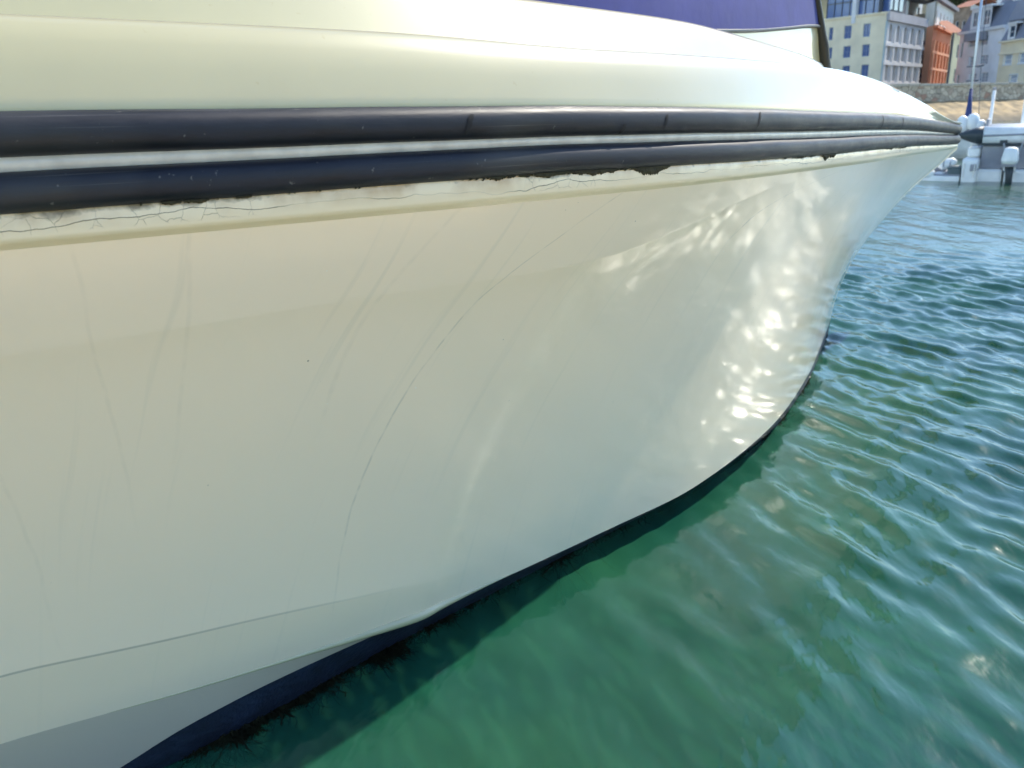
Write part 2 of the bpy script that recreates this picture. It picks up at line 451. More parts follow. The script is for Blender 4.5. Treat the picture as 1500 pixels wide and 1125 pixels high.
# ------------------------------------------------------------------ water
def graded(lo, hi, core0, core1, step, growth):
    xs = list(np.arange(core0, core1 + 1e-6, step))
    s = step; x = core1
    while x < hi: s *= growth; x += s; xs.append(x)
    s = step; x = core0; left = []
    while x > lo: s *= growth; x -= s; left.append(x)
    return np.array(left[::-1] + xs)

gx = graded(-700, 700, -1.2, 5.2, 0.0165, 1.03)
gy = graded(-600, 900, 0.9, 7.2, 0.0165, 1.03)
GX, GY = np.meshgrid(gx, gy)
Z = np.zeros_like(GX)
dirm = math.atan2(0.45, 0.90)
wr = np.random.default_rng(5)
lams = np.exp(np.linspace(math.log(0.085), math.log(1.1), 54))
spc = np.maximum(np.abs(np.gradient(gx))[None, :], np.abs(np.gradient(gy))[:, None])
sheltered = 1 / (1 + np.exp(-((GX * 0.80 + GY * 0.30) - 1.85) / 0.35))
sheltered = 0.28 + 0.92 * sheltered
qx = wr.normal(0, 1, 6); qy = wr.normal(0, 1, 6); qp = wr.uniform(0, 6.28, 6)
gust = sum(np.sin(0.9 * (qx[i] * GX + qy[i] * GY) + qp[i]) for i in range(6)) / 6
gust = 0.85 + 0.45 * gust
for lam in lams:
    k = 2 * math.pi / lam
    th = dirm + wr.normal(0, 0.27)
    if wr.random() < 0.12: th += math.pi * 0.6
    slope = 0.078 * math.exp(-(math.log(lam / 0.18) ** 2) / (2 * 0.50 ** 2))
    amp = slope / k
    ph = wr.uniform(0, 2 * math.pi)
    arg = k * (GX * math.cos(th) + GY * math.sin(th)) + ph + 0.5 * np.sin(0.23 * k * (-GX * math.sin(th) + GY * math.cos(th)) + ph * 2)
    # waves too short for the local mesh are left to the relief in the material
    keep = np.clip((lam - 4.5 * spc) / (2.5 * spc), 0, 1)
    w_ = np.sin(arg)
    Z += amp * keep * (w_ + 0.28 * (w_ * w_ - 0.5))
Z *= sheltered * gust
wv = np.stack([GX, GY, Z], -1).reshape(-1, 3)
nr, nc = GX.shape
idx = np.arange(nr * nc).reshape(nr, nc)
quads = np.stack([idx[:-1, :-1], idx[:-1, 1:], idx[1:, 1:], idx[1:, :-1]], -1).reshape(-1, 4)
me = bpy.data.meshes.new('water')
me.vertices.add(len(wv)); me.vertices.foreach_set('co', wv.astype(np.float32).ravel())
me.loops.add(quads.size); me.loops.foreach_set('vertex_index', quads.astype(np.int32).ravel())
me.polygons.add(len(quads)); me.polygons.foreach_set('loop_start', np.arange(0, quads.size, 4, dtype=np.int32))
me.polygons.foreach_set('use_smooth', np.ones(len(quads), dtype=bool))
me.update(calc_edges=True); me.validate()
me.materials.append(M['water'])
tag(link(bpy.data.objects.new('water', me)), kind='structure')
tag(mesh_obj('seabed', [(-700, -600, -2.6), (700, -600, -2.6), (700, 900, -2.6), (-700, 900, -2.6)], [(0, 1, 2, 3)], M['seabed']), kind='structure')

# ------------------------------------------------------------------ the boat
TIP = (3.24212267, 6.32839332, 0.0)
BOAT_RZ = math.atan2(0.58120006, 0.8137607)
boat = empty('motor_boat', TIP, BOAT_RZ)
tag(boat, 'cream motor boat with black double rubbing strakes and flared bow filling the foreground', 'boat')
L_AFT = 9.6
Br = pchip([0, .012, .05, .12, .33, 1.29, 2.34, 3.44, 4.14, 4.55, 5.15, 5.56, 5.83, 6.4, 7.5, L_AFT],
           [0, .022, .045, .068, .125, .441, .862, 1.262, 1.475, 1.560, 1.625, 1.640, 1.645, 1.650, 1.645, 1.56])
zR1 = pchip([0, .3, 1.29, 2.34, 3.44, 4.55, 5.15, 6.13, L_AFT], [1.272, 1.294, 1.350, 1.391, 1.424, 1.457, 1.469, 1.479, 1.50])
zR2 = pchip([0, .3, 1.29, 2.34, 3.44, 4.55, 5.15, 6.13, L_AFT], [1.205, 1.216, 1.256, 1.296, 1.331, 1.367, 1.380, 1.386, 1.40])
zE = pchip([0, .79, 2.34, 3.44, 4.55, 5.15, 6.17, L_AFT], [1.15, 1.168, 1.217, 1.255, 1.285, 1.295, 1.306, 1.33])
# lower edge of the white topside: chine aft, boot-top line forward
C_L = [1.36, 1.83, 2.55, 3.29, 3.83, 4.12, 4.47, 4.95, 5.23, 5.33, 5.55, 5.97, 6.35, L_AFT]
cB = pchip(C_L, [0.0, .271, .67, 1.010, 1.180, 1.245, 1.285, 1.335, 1.362, 1.392, 1.401, 1.412, 1.416, 1.42])
cZ = pchip(C_L, [.09, .09, .09, .09, .09, .092, .10, .11, .12, .135, .155, .20, .25, .42])
W_L = [1.37, 1.68, 2.45, 3.17, 3.72, 3.99, 4.35, 4.92, 5.37, 5.78, 5.95, 6.3, L_AFT]
wB = pchip(W_L, [0.0, .178, .60, .915, 1.06, 1.115, 1.165, 1.235, 1.295, 1.365, 1.385, 1.385, 1.36])
gst = pchip([0, .075, .217, .377, .55, .70, .845, 1], [0, .12, .38, .60, .79, .90, .965, 1])

def loc(L, B, z, side=1):
    return (-L, -B * side, z)

def mirror_join(P, nr_, nc_, uv):
    """near side grid + mirrored far side"""
    P = np.asarray(P, float); Q = P.copy(); Q[:, 1] *= -1
    f1 = grid_faces(nr_, nc_); off = len(P)
    f2 = [tuple(off + i for i in reversed(q)) for q in f1]
    return np.vstack([P, Q]), f1 + f2, np.vstack([uv, uv])

# stations, finer towards the bow
tt = np.linspace(0, 1, 230)
LE = L_AFT * tt ** 1.35
sk1f = pchip([0, 3.6, 3.97, 4.29, 4.52, 4.87, 5.3, 5.87, L_AFT], [.02, .03, .065, .121, .152, .165, .166, .18, .22])
sk2f = pchip([0, 4.41, 4.82, 5.27, 5.62, 5.84, L_AFT], [.945, .925, .890, .860, .847, .836, .80])
NS = 12 + 2 + 44 + 2 + 14
P = []; UV = []; UVC = []
for L in LE:
    LC = 1.36 + L * (L_AFT - 1.36) / L_AFT
    e = np.array([L, max(Br(L) - .040, 0.0), zE(L) - .012])
    c_ = np.array([LC, cB(LC), cZ(LC)])
    if L == 0: e[1] = 0; c_[1] = 0
    wbow = 1 - 0.55 * min(1, max(0, (L - 0.4) / 5.2))
    k1, k2 = float(sk1f(L)), float(sk2f(L))
    A1 = (.017 + .020 * math.exp(-((L - 4.25) / .45) ** 2)) * min(1, max(0, (L - 3.4) / .7)); A2 = .013 * min(1, max(0, (L - 4.3) / .6))
    ss = np.concatenate([np.linspace(0, k1 - .006, 12), [k1 - .001, k1 + .003], np.linspace(k1 + .012, k2 - .008, 44), [k2 - .002, k2 + .002], np.linspace(k2 + .010, 1, 14)])
    for s in ss:
        g = wbow * gst(s) + (1 - wbow) * s
        L_, B_ = e[:2] + (c_ - e)[:2] * g
        z_ = e[2] + (c_[2] - e[2]) * s
        if s > k1: B_ -= A1 * (1 - math.exp(-(s - k1) / .11)) * (1 - s) / (1 - k1)
        B_ += A2 * (math.exp(-(k2 - s) / .16) if s < k2 else (1 - s) / (1 - k2))
        P.append(loc(L_, max(B_, 0), z_)); UV.append((L, s)); UVC.append((s - k1, s - k2 if L > 4.6 else 5))
V_, F_, U_ = mirror_join(P, len(LE), NS, np.array(UV))
hull = mesh_obj('hull', V_, F_, M['hull'], boat, True, U_)
uc = hull.data.uv_layers.new(name='UVCrease'); UVC = np.vstack([UVC, UVC]).astype(np.float32)
vi = np.empty(len(hull.data.loops), dtype=np.int32); hull.data.loops.foreach_get('vertex_index', vi)
uc.data.foreach_set('uv', UVC[vi].ravel())
HULL_GRID = (np.array(P).reshape(len(LE), NS, 3), np.array(UV).reshape(len(LE), NS, 2))

# bottom panel from chine to water and keel, white above the paint line and navy below
kf = pchip([5.0, 5.22, 5.33, 5.55, 5.95, 6.16, 6.4, L_AFT], [0, .02, .05, .20, .50, .80, 1.0, 1.0])
Pw = []; Uw = []; Pn = []; Un = []
LCs = 1.36 + (L_AFT - 1.36) * np.linspace(0, 1, 190) ** 1.2
for LC in LCs:
    C = np.array([LC, cB(LC), cZ(LC)])
    W = np.array([LC + .01, wB(LC) if LC > 1.38 else 0.0, 0.0])
    k = float(kf(LC)) if LC > 5.0 else 0.0
    lipn = C + np.array([0, 0, 0])
    N = lipn + (W - lipn) * k
    for s in np.linspace(0, 1, 5):
        q = lipn + (N - lipn) * s; Pw.append(loc(*q)); Uw.append((LC, s))
    ke = np.array([LC + .12, 0.0, -.62 + .25 * max(0, (2.0 - LC))])
    mid = W + (ke - W) * 0.10; mid[1] = W[1] * 0.955; mid[2] = -0.07
    for q in (N + np.array([0, -.001, -.001]), N + (W - N) * .5, W, mid, W + (ke - W) * .5, ke):
        Pn.append(loc(*q)); Un.append((LC, 0))
V_, F_, U_ = mirror_join(Pw, len(LCs), 5, np.array(Uw)); mesh_obj('chine_panel', V_, F_, M['hull'], boat, True, U_)
V_, F_, U_ = mirror_join(Pn, len(LCs), 6, np.array(Un)); mesh_obj('bottom', V_, F_, M['antifoul'], boat, True, U_)

# rounded spray rail along the chine, dying out aft
bm = bmesh.new()
srl = np.linspace(4.9, 6.5, 60)
add_tube(bm, [loc(L, float(cB(L)) - .002, float(cZ(L)) + .001) for L in srl], [.0008 + .012 * math.exp(-((L - 5.32) / .22) ** 2) + .005 * max(0, 1 - abs(L - 5.6) / .75) for L in srl], 12)
V0 = len(bm.verts); bm_obj('spray_rail', bm, M['deck'], boat, True)

# moulded lip under the strakes, with the backing band behind them
prof_band = lambda L: [(Br(L) - .047, zR1(L) + .045), (Br(L) - .042, zR1(L) - .030), (Br(L) - .030, zR1(L) - .036),
                       (Br(L) - .030, zR2(L) + .036), (Br(L) - .042, zR2(L) + .030), (Br(L) - .042, zR2(L) - .030)]
Pb = []; Ub = []; Pl = []; Ul = []
for L in LE:
    kz = min(1.0, L / .10)
    for j, (B_, z_) in enumerate(prof_band(L)):
        Pb.append(loc(L, max(B_, 0) * (kz if L < .1 else 1), z_)); Ub.append((L, j / 5))
    z0, z1 = zR2(L) - .026, zE(L)
    lp = [(-.030, z0), (-.024, z0 - .004), (-.021, z0 - .012), (-.019, z1 + .010), (-.021, z1 + .003), (-.027, z1 - .002), (-.034, z1 - .006), (-.040, z1 - .012)]
    for j, (o, z_) in enumerate(lp):
        Pl.append(loc(L, max(Br(L) + o, 0), z_)); Ul.append((L, [0, .05, .15, .85, .92, .96, .98, 1][j]))
V_, F_, U_ = mirror_join(Pb, len(LE), 6, np.array(Ub)); mesh_obj('strake_backing', V_, F_, M['strip'], boat, True, U_)
V_, F_, U_ = mirror_join(Pl, len(LE), 8, np.array(Ul)); lip = mesh_obj('hull_lip', V_, F_, M['lip'], boat, True, U_)

# rubbing strakes: one D-section extrusion round the bow each
def strake(zf, hh, dep, name):
    Ls = np.concatenate([[0, .004, .012, .025, .05, .09], LE[LE > .12]])
    near = [(L, float(Br(L)), float(zf(L))) for L in Ls]
    path = [(L, -B, z) for L, B, z in reversed(near[1:])] + near
    pts = np.array([(-L, -B, z) for L, B, z in path])
    sm = pts.copy()
    for _ in range(2): sm[1:-1] = .25 * sm[:-2] + .5 * sm[1:-1] + .25 * sm[2:]
    pts = sm
    tan = np.gradient(pts[:, :2], axis=0); tan /= np.linalg.norm(tan, axis=1)[:, None]
    nrm = np.stack([tan[:, 1], -tan[:, 0]], 1)
    if nrm[len(pts) // 2][0] < 0: nrm = -nrm
    ang = np.linspace(-math.pi / 2, math.pi / 2, 15)
    prof = [(-dep - .004, -hh * .96)] + [(-dep + dep * abs(math.cos(a)) ** .72, hh * math.copysign(abs(math.sin(a)) ** .82, a)) for a in ang] + [(-dep - .004, hh * .96)]
    vv = []; uvs = []
    run = np.concatenate([[0], np.cumsum(np.linalg.norm(np.diff(pts, axis=0), axis=1))])
    ww = 0.0004
    for i, p in enumerate(pts):
        wob = ww * math.sin(run[i] * 5.1) + ww * math.sin(run[i] * 11.7 + 1)
        for j, (o, z_) in enumerate(prof):
            vv.append((p[0] + nrm[i, 0] * o, p[1] + nrm[i, 1] * o, p[2] + z_ + wob)); uvs.append((run[i], j / len(prof) * .12))
    n_ = len(prof)
    fc = grid_faces(len(pts), n_)
    fc = [tuple(reversed(q)) for q in fc]
    return mesh_obj(name, vv, fc, M['rubber'], boat, True, np.array(uvs)), prof
s1, prof1 = strake(zR1, .0365, .046, 'rubbing_strake')
s2, prof2 = strake(zR2, .0345, .046, 'rubbing_strake')
s1['label'] = 'upper black rubber strake'; s2['label'] = 'lower black rubber strake'

# short cuts and tears across the upper strake
def strake_cut(parent, zf, hh, dep, L0, a0, a1, w, skew):
    vv = []; nA = 9
    for i, a in enumerate(np.linspace(a0, a1, nA)):
        f_ = i / (nA - 1)
        ww = w * (0.35 + 0.9 * math.sin(math.pi * min(1, f_ * .8 + .2))) * (0.8 + .4 * random.random())
        Lc = L0 + skew * f_
        for sgn in (-1, 1):
            L = Lc + sgn * ww
            B = Br(L); z = zf(L)
            o = -dep + dep * abs(math.cos(a)) ** .72 + .0012
            vv.append(loc(L, B + o * .93, z + (hh + .001) * math.copysign(abs(math.sin(a)) ** .82, a)))
    mesh_obj('cut', vv, grid_faces(nA, 2), M['cut'], parent)
for L0, a0, a1, w, sk in [(5.235, .45, -.6, .006, .02), (4.74, -.15, -1.0, .007, .01), (4.56, .35, -.6, .004, .014), (4.02, .7, -.8, .005, .03),
                          (2.45, .8, -.9, .008, .03), (1.92, .7, -.8, .010, .03)]:
    strake_cut(s1, zR1, .0365, .046, L0, a0, a1, w, sk)

# moss in the joint under the lower strake: a ragged crust with uneven lower edge
bm = bmesh.new()
def hash1(x): return math.modf(abs(math.sin(x * 127.1) * 43758.5453))[0]
def vnoise(x):
    i_ = math.floor(x); f_ = x - i_; f_ = f_ * f_ * (3 - 2 * f_)
    return hash1(i_) * (1 - f_) + hash1(i_ + 1) * f_
for La, Lb, sz, cov in [(6.04, 5.58, .009, .45), (5.55, 5.43, .006, .35), (5.26, 5.08, .020, .62), (5.10, 4.60, .016, .60), (4.68, 4.52, .022, .95), (3.36, 3.18, .030, .72), (3.8, 3.42, .008, .4), (2.3, 1.5, .014, .4)]:
    nn = int((La - Lb) / .0022); prev = None
    for i_ in range(nn + 1):
        L = Lb + (La - Lb) * i_ / nn; e_ = max(0.0, math.sin(math.pi * i_ / nn)) ** .5
        q = .55 * vnoise(L * 38) + .30 * vnoise(L * 110 + 9) + .25 * vnoise(L * 330 + 4)
        dz = max(0, (q - (1 - cov) * .75)) * sz * 1.25 * e_
        if dz < .0008: prev = None; continue
        o_ = Br(L) - .0195
        row = [bm.verts.new(loc(L, o_ + .001, zR2(L) - .029)), bm.verts.new(loc(L, o_ + .0035 + .002 * vnoise(L * 500), zR2(L) - .032 - dz * .5)), bm.verts.new(loc(L, o_ + .0006, zR2(L) - .033 - dz)), bm.verts.new(loc(L, o_ - .004, zR2(L) - .033 - dz * .9))]
        if prev:
            for k in range(3): bm.faces.new((prev[k], row[k], row[k + 1], prev[k + 1]))
        prev = row
moss = bm_obj('moss', bm, M['moss'], boat); moss['kind'] = 'stuff'; moss['label'] = 'dark moss in the joint under the lower strake'

# deck moulding: bulwark, rounded shoulder and cambered foredeck
zA = pchip([0, .25, .52, .9, 1.42, 2.2, 3.1, 3.95, 4.75, 5.4, 6.1, L_AFT], [1.315, 1.335, 1.375, 1.455, 1.527, 1.587, 1.624, 1.632, 1.640, 1.662, 1.670, 1.70])
Pd = []; Ud = []
for L in LE:
    b0 = float(Br(L)); zr = float(zR1(L)) + .034; za = float(zA(L)); hgt = max(za - zr, .004)
    kk = min(1.0, hgt / .15)
    prof = [(-.045, zr - .02), (-.036, zr), (-.042, zr + .15 * hgt), (-.055 - .0 * kk, zr + .45 * hgt), (-.072 * kk - .0, zr + .72 * hgt), (-.086 * kk - .004, zr + .90 * hgt),
            (-.098 * kk - .006, zr + .975 * hgt), (-.116 * kk - .008, za), (-.150 * kk - .01, za + .004)]
    row = [(max(b0 + o, 0), z) for o, z in prof]
    bin_ = row[-1][0]
    for f_ in (.85, .6, .3, 0.0):
        row.append((bin_ * f_, za + .004 + .035 * (1 - f_ * f_) * kk))
    for j, (B_, z_) in enumerate(row): Pd.append(loc(L, B_, z_)); Ud.append((L, j / 12))
V_, F_, U_ = mirror_join(Pd, len(LE), 13, np.array(Ud)); mesh_obj('deck', V_, F_, M['deck'], boat, True, U_)

# coachroof trunk rising from the foredeck
zT = pchip([1.75, 2.03, 2.46, 3.2, 3.8, 4.43, 4.9, L_AFT], [1.655, 1.682, 1.722, 1.758, 1.786, 1.795, 1.806, 1.86])
Pt = []; Ut = []
LT = np.linspace(1.70, L_AFT, 90)
for L in LT:
    nose = math.sqrt(min(1.0, max(0.0, (L - 1.70) / 0.42)))
    bo = max(float(Br(L)) - .37, .10) * nose; zt = float(zT(L)); zd = float(zA(L)) - .01
    hh = zt - zd
    row = [(bo + .0, zd), (bo - .035 * nose, zd + .35 * hh), (bo - .07 * nose, zd + .72 * hh), (bo - .092 * nose, zd + .92 * hh), (bo - .115 * nose, zd + 1.0 * hh), (bo - .16 * nose, zd + 1.03 * hh)]
    bi = max(row[-1][0], 0)
    for f_ in (.75, .4, 0.0): row.append((bi * f_, zd + 1.03 * hh + .03 * (1 - f_ * f_)))
    for j, (B_, z_) in enumerate(row): Pt.append(loc(L, max(B_, 0), z_)); Ut.append((L, j / 8))
V_, F_, U_ = mirror_join(Pt, len(LT), 9, np.array(Ut)); mesh_obj('coachroof', V_, F_, M['deck'], boat, True, U_)

# windscreen coaming, blue canvas screen cover, black edge seal
def slab(name, corners, th, mat, nrm):
    n_ = Vector(nrm).normalized() * th
    v = [Vector(c) for c in corners] + [Vector(c) - n_ for c in corners]
    k = len(corners)
    f = [tuple(range(k)), tuple(reversed(range(k, 2 * k)))] + [(i, (i + 1) % k, k + (i + 1) % k, k + i) for i in range(k)]
    return mesh_obj(name, v, f, mat, boat)
def on_side(u, v, off):
    """point of the sight line that lies a given distance inboard of the sheer, in boat space"""
    inv = boat_inv
    lo_, hi_ = 1.0, 9.0
    fn = lambda d: (-(inv @ Vector(at(u, v, d))).y) - (float(Br(-(inv @ Vector(at(u, v, d))).x)) - off)
    for _ in range(50):
        mid_ = .5 * (lo_ + hi_)
        if fn(mid_) > 0: lo_ = mid_
        else: hi_ = mid_
    return inv @ Vector(at(u, v, lo_))
boat_inv = (Matrix.Translation(Vector(TIP)) @ Matrix.Rotation(BOAT_RZ, 4, 'Z')).inverted()
CW_OFF = .58
zcan = pchip([1.7, 1.85, 2.4, 2.91, 3.65, L_AFT], [1.90, 1.893, 1.850, 1.812, 1.78, 1.76])
def cabin_rows(z_lo, z_hi, n_z, bulge=0.0, off=0.0):
    Pc = []; Uc = []
    q = np.linspace(0, 1, 70) ** 1.3
    for t in q:
        for s in np.linspace(0, 1, n_z):
            L0 = 1.72 + t * 5.0
            z_ = z_lo(L0) + (z_hi(L0) - z_lo(L0)) * s
            L = 1.72 + (z_ - 1.69) * .72 + t * 5.0
            B = float(Br(L)) - CW_OFF + off - .10 * max(0, z_ - 1.85) + bulge * math.sin(9 * t + 3 * s)
            Pc.append(loc(L, max(B, .02), z_)); Uc.append((L, s))
    return Pc, np.array(Uc), len(q), n_z
Pc, Uc, a_, b_ = cabin_rows(lambda L: 1.66, lambda L: float(zcan(L)), 5)
V_, F_, U_ = mirror_join(Pc, a_, b_, Uc); mesh_obj('cabin_coaming', V_, F_, M['deck'], boat, True, U_)
Pc, Uc, a_, b_ = cabin_rows(lambda L: float(zcan(L)) - .012, lambda L: 2.42, 12, .006, .012)
V_, F_, U_ = mirror_join(Pc, a_, b_, Uc); mesh_obj('canvas_cover', V_, F_, M['canvas'], boat, True, U_)
# front panels between the two raked corners
fz = np.linspace(1.66, 2.42, 14)
fr = []
for z_ in fz:
    L = 1.72 + (z_ - 1.69) * .72; B = max(float(Br(L)) - CW_OFF - .10 * max(0, z_ - 1.85), .02)
    fr += [loc(L, B, z_), loc(L - .03, 0, z_), loc(L, -B, z_)]
mesh_obj('screen_front', fr, grid_faces(len(fz), 3), M['canvas'], boat, True)
bm = bmesh.new()
edge = []
for z_ in np.linspace(1.64, 2.42, 16):
    L = 1.72 + (z_ - 1.69) * .72; B = max(float(Br(L)) - CW_OFF - .10 * max(0, z_ - 1.85), .02)
    edge.append((loc(L - .005, B + .012, z_)))
add_tube(bm, edge, [.030 - .012 * i / 15 + (.008 if i < 4 else 0) for i in range(16)], 10)
bm_obj('edge_seal', bm, M['black'], boat, True)
bm = bmesh.new()
hem = [loc(1.72 + (float(zcan(L)) - 1.69) * .72 + (L - 1.72), float(Br(1.72 + (float(zcan(L)) - 1.69) * .72 + (L - 1.72))) - CW_OFF + .012, float(zcan(L)) - .008) for L in np.linspace(1.72, 6, 60)]
add_tube(bm, hem, .009, 8)
bm_obj('canvas_hem', bm, M['black'], boat, True)
# transom closes the hull aft
tp = [loc(L_AFT, float(Br(L_AFT)) - .04, 1.68), loc(L_AFT, float(Br(L_AFT)) - .04, 1.3), loc(L_AFT, 1.42, .42), loc(L_AFT, 1.15, 0), loc(L_AFT, 0, -.62)]
tq = tp + [(x, -y, z) for x, y, z in reversed(tp[:-1])]
mesh_obj('transom', tq, [tuple(range(len(tq)))], M['hull'], boat, False, [(9, .5)] * len(tq))

# weed growing along the waterline
def weed_mesh(name, specs):
    vv = []; ff = []
    for (L, n_st, ln, spread, depth) in specs:
        for _ in range(n_st):
            l0 = L + random.gauss(0, spread)
            p = np.array([l0, float(wB(l0)) + .004, random.uniform(-.02, .02)])
            d_out = np.array([random.gauss(0, .55), random.uniform(.25, 1.0), -random.uniform(.1, 1.0) * depth])
            ll = ln * random.uniform(.3, 1.1) / 6
            w = random.uniform(.0012, .004)
            side = np.array([random.uniform(.3, 1), random.uniform(-.4, .4), random.uniform(-.3, .3)])
            side /= np.linalg.norm(side)
            b0 = len(vv)
            for i in range(7):
                wi = w * (1 - i / 7.5) * random.uniform(.5, 1.6)
                vv.append(loc(*(p - side * wi))); vv.append(loc(*(p + side * wi)))
                d_out += np.array([random.gauss(0, .35), random.gauss(0, .25), random.gauss(0, .18)])
                st = d_out / np.linalg.norm(d_out) * ll
                p = p + st
                if p[2] > .006 and i > 1: p[2] = .006
            for i in range(6): ff.append((b0 + 2 * i, b0 + 2 * i + 1, b0 + 2 * i + 3, b0 + 2 * i + 2))
    return vv, ff
specs = []
for L in np.arange(4.95, 5.98, .012):
    big = 0.35 + 0.65 * max(0, math.sin(L * 23) * math.sin(L * 9.3 + 1))
    heavy = 1.0 if L > 5.15 else .45
    specs.append((L, int(2 * heavy) + 1, .03 + .04 * big, .01, .6))
for L, n_, ln in ((5.87, 24, .11), (5.42, 14, .10), (5.62, 12, .09)):
    specs.append((L, n_, ln, .022, .8))
for L in np.arange(4.2, 4.9, .05): specs.append((L, 3, .05, .02, 1.2))
specs += [(4.66, 10, .20, .02, 3.0), (4.5, 6, .14, .02, 3.0)]
for L in np.arange(2.3, 3.5, .03): specs.append((L, 2, .03, .02, .7))
vv, ff = weed_mesh('weed', specs)
for L0, L1, cnt, wid in ((5.02, 6.0, 900, .035), (5.55, 6.0, 600, .06), (5.80, 5.96, 420, .14), (5.34, 5.45, 300, .11), (5.58, 5.67, 200, .10), (5.14, 5.20, 110, .08), (4.3, 5.0, 160, .015), (2.2, 3.5, 260, .018), (4.60, 4.70, 70, .13)):
    for _ in range(cnt):
        L = random.uniform(L0, L1)
        cl = (.45 + .55 * math.sin(L * 61) * math.sin(L * 23.7)) * (.4 + 1.1 * vnoise(L * 70))
        ln = max(.006, wid * max(.15, cl) * random.uniform(.4, 1.3))
        p = np.array([L, float(wB(L)) - .004, random.uniform(-.004, .012)])
        an = random.gauss(0, .7); b0 = len(vv); w0 = random.uniform(.0016, .0042)
        for i_ in range(7):
            f_ = i_ / 6
            sd = np.array([math.cos(an), -math.sin(an), random.uniform(-.4, .4)])
            wi = w0 * (1 - .6 * f_) * random.uniform(.5, 1.5)
            vv.append(loc(*(p - sd * wi))); vv.append(loc(*(p + sd * wi)))
            an += random.gauss(0, .55)
            p = p + np.array([math.sin(an), max(.15, math.cos(an)), 0]) * ln / 6
            p[2] = max(-.03, p[2] - random.uniform(-.001, .004))
        for i_ in range(6): ff.append((b0 + 2 * i_, b0 + 2 * i_ + 1, b0 + 2 * i_ + 3, b0 + 2 * i_ + 2))
weed = mesh_obj('weed', vv, ff, M['weed'], boat); weed['kind'] = 'stuff'; weed['label'] = 'dark weed fringe growing along the waterline'

# ------------------------------------------------------------------ walkway under the camera, out of frame, added to bounce warm light
wk = empty('walkway', (0.0, 0.0, 0.0), BOAT_RZ)
tag(wk, 'boarded floating walkway alongside the cream boat, added out of frame to bounce warm light onto its hull', 'walkway')
bm = bmesh.new(); add_box(bm, (0, -1.85, .09), (16, 4.4, .30)); bm_obj('float', bm, simple('float_grey', (.35, .34, .32), .8), wk)
bmq = bmesh.new(); add_box(bmq, (0, 0, 0), (.135, 4.4, .035), bevel=.004)
mq = bpy.data.meshes.new('board'); bmq.to_mesh(mq); bmq.free(); mq.materials.append(M['wood'])
for i in range(96):
    o = link(bpy.data.objects.new('board', mq), wk); o.location = (-6.9 + i * .145, -1.81, .262)

# ------------------------------------------------------------------ far quay, houses, moored craft
WALLC = {}
def wall_mat(key, c, noise=.12, scale=.6, rough=.85):
    if key not in WALLC: WALLC[key] = simple(key, c, rough, noise=noise, scale=scale, bump=.2, bscale=6)
    return WALLC[key]

def stone_mat():
    m, nt, n, l, b = new_mat('quay_stone')
    tc = n.new('ShaderNodeTexCoord')
    mp = n.new('ShaderNodeMapping'); mp.inputs['Rotation'].default_value = (R_(90), 0, 0)
    l.new(tc.outputs['Object'], mp.inputs[0])
    vo = n.new('ShaderNodeTexVoronoi'); vo.inputs['Scale'].default_value = 1.0
    mp2 = n.new('ShaderNodeMapping'); mp2.inputs['Scale'].default_value = (2.2, 1.0, 3.6); l.new(tc.outputs['Object'], mp2.inputs[0])
    l.new(mp2.outputs[0], vo.inputs['Vector'])
    sx = n.new('ShaderNodeSeparateXYZ'); l.new(vo.outputs['Color'], sx.inputs[0])
    base = mixc(n, l, sx.outputs[0], (0.34, 0.28, 0.21), (0.58, 0.50, 0.38))
    base = mixc(n, l, ramp(n, l, sx.outputs[1], (.9, 1.0, 0, .6)), base, (0.28, 0.09, 0.05))
    ve = n.new('ShaderNodeTexVoronoi'); ve.feature = 'DISTANCE_TO_EDGE'; ve.inputs['Scale'].default_value = 1.0
    l.new(mp2.outputs[0], ve.inputs['Vector'])
    base = mixc(n, l, ramp(n, l, ve.outputs['Distance'], (.0, .07, .8, 0)), base, (0.10, 0.09, 0.07))
    l.new(base, b.inputs['Base Color']); b.inputs['Roughness'].default_value = .9
    bp = n.new('ShaderNodeBump'); bp.inputs['Strength'].default_value = .6; bp.inputs['Distance'].default_value = .05
    l.new(ramp(n, l, ve.outputs['Distance'], (0, .12, 0, 1)), bp.inputs['Height']); l.new(bp.outputs[0], b.inputs['Normal'])
    return m

# quay wall and the weed-covered stone apron at its foot
qa, qb = on_z(1370, 180), on_z(1500, 174)
qd = (qb - qa)[:2]; qd /= np.linalg.norm(qd); qrz = math.atan2(qd[1], qd[0])
quay = empty('quay_wall', (qa[0], qa[1], 0), qrz)
tag(quay, 'old stone quay wall with ochre weed on its lower half below the houses', 'wall')
QTOP = 2.15
bm = bmesh.new(); add_box(bm, (5, 1.2, (QTOP - 1) / 2 + .6), (70, .8, QTOP - .2)); bm_obj('wall', bm, stone_mat(), quay)
bmq = bmesh.new(); add_box(bmq, (0, 0, 0), (.92, .55, .16), bevel=.02); mq = bpy.data.meshes.new('coping_stone'); bmq.to_mesh(mq); bmq.free()
mq.materials.append(simple('coping', (.42, .38, .31), .9, noise=.3, scale=3))
for i in range(34):
    o = link(bpy.data.objects.new('coping_stone', mq), quay); o.location = (-8 + i * .95 + random.uniform(-.01, .01), 1.0 + random.uniform(-.02, .02), QTOP + .03 + random.uniform(-.02, .02))
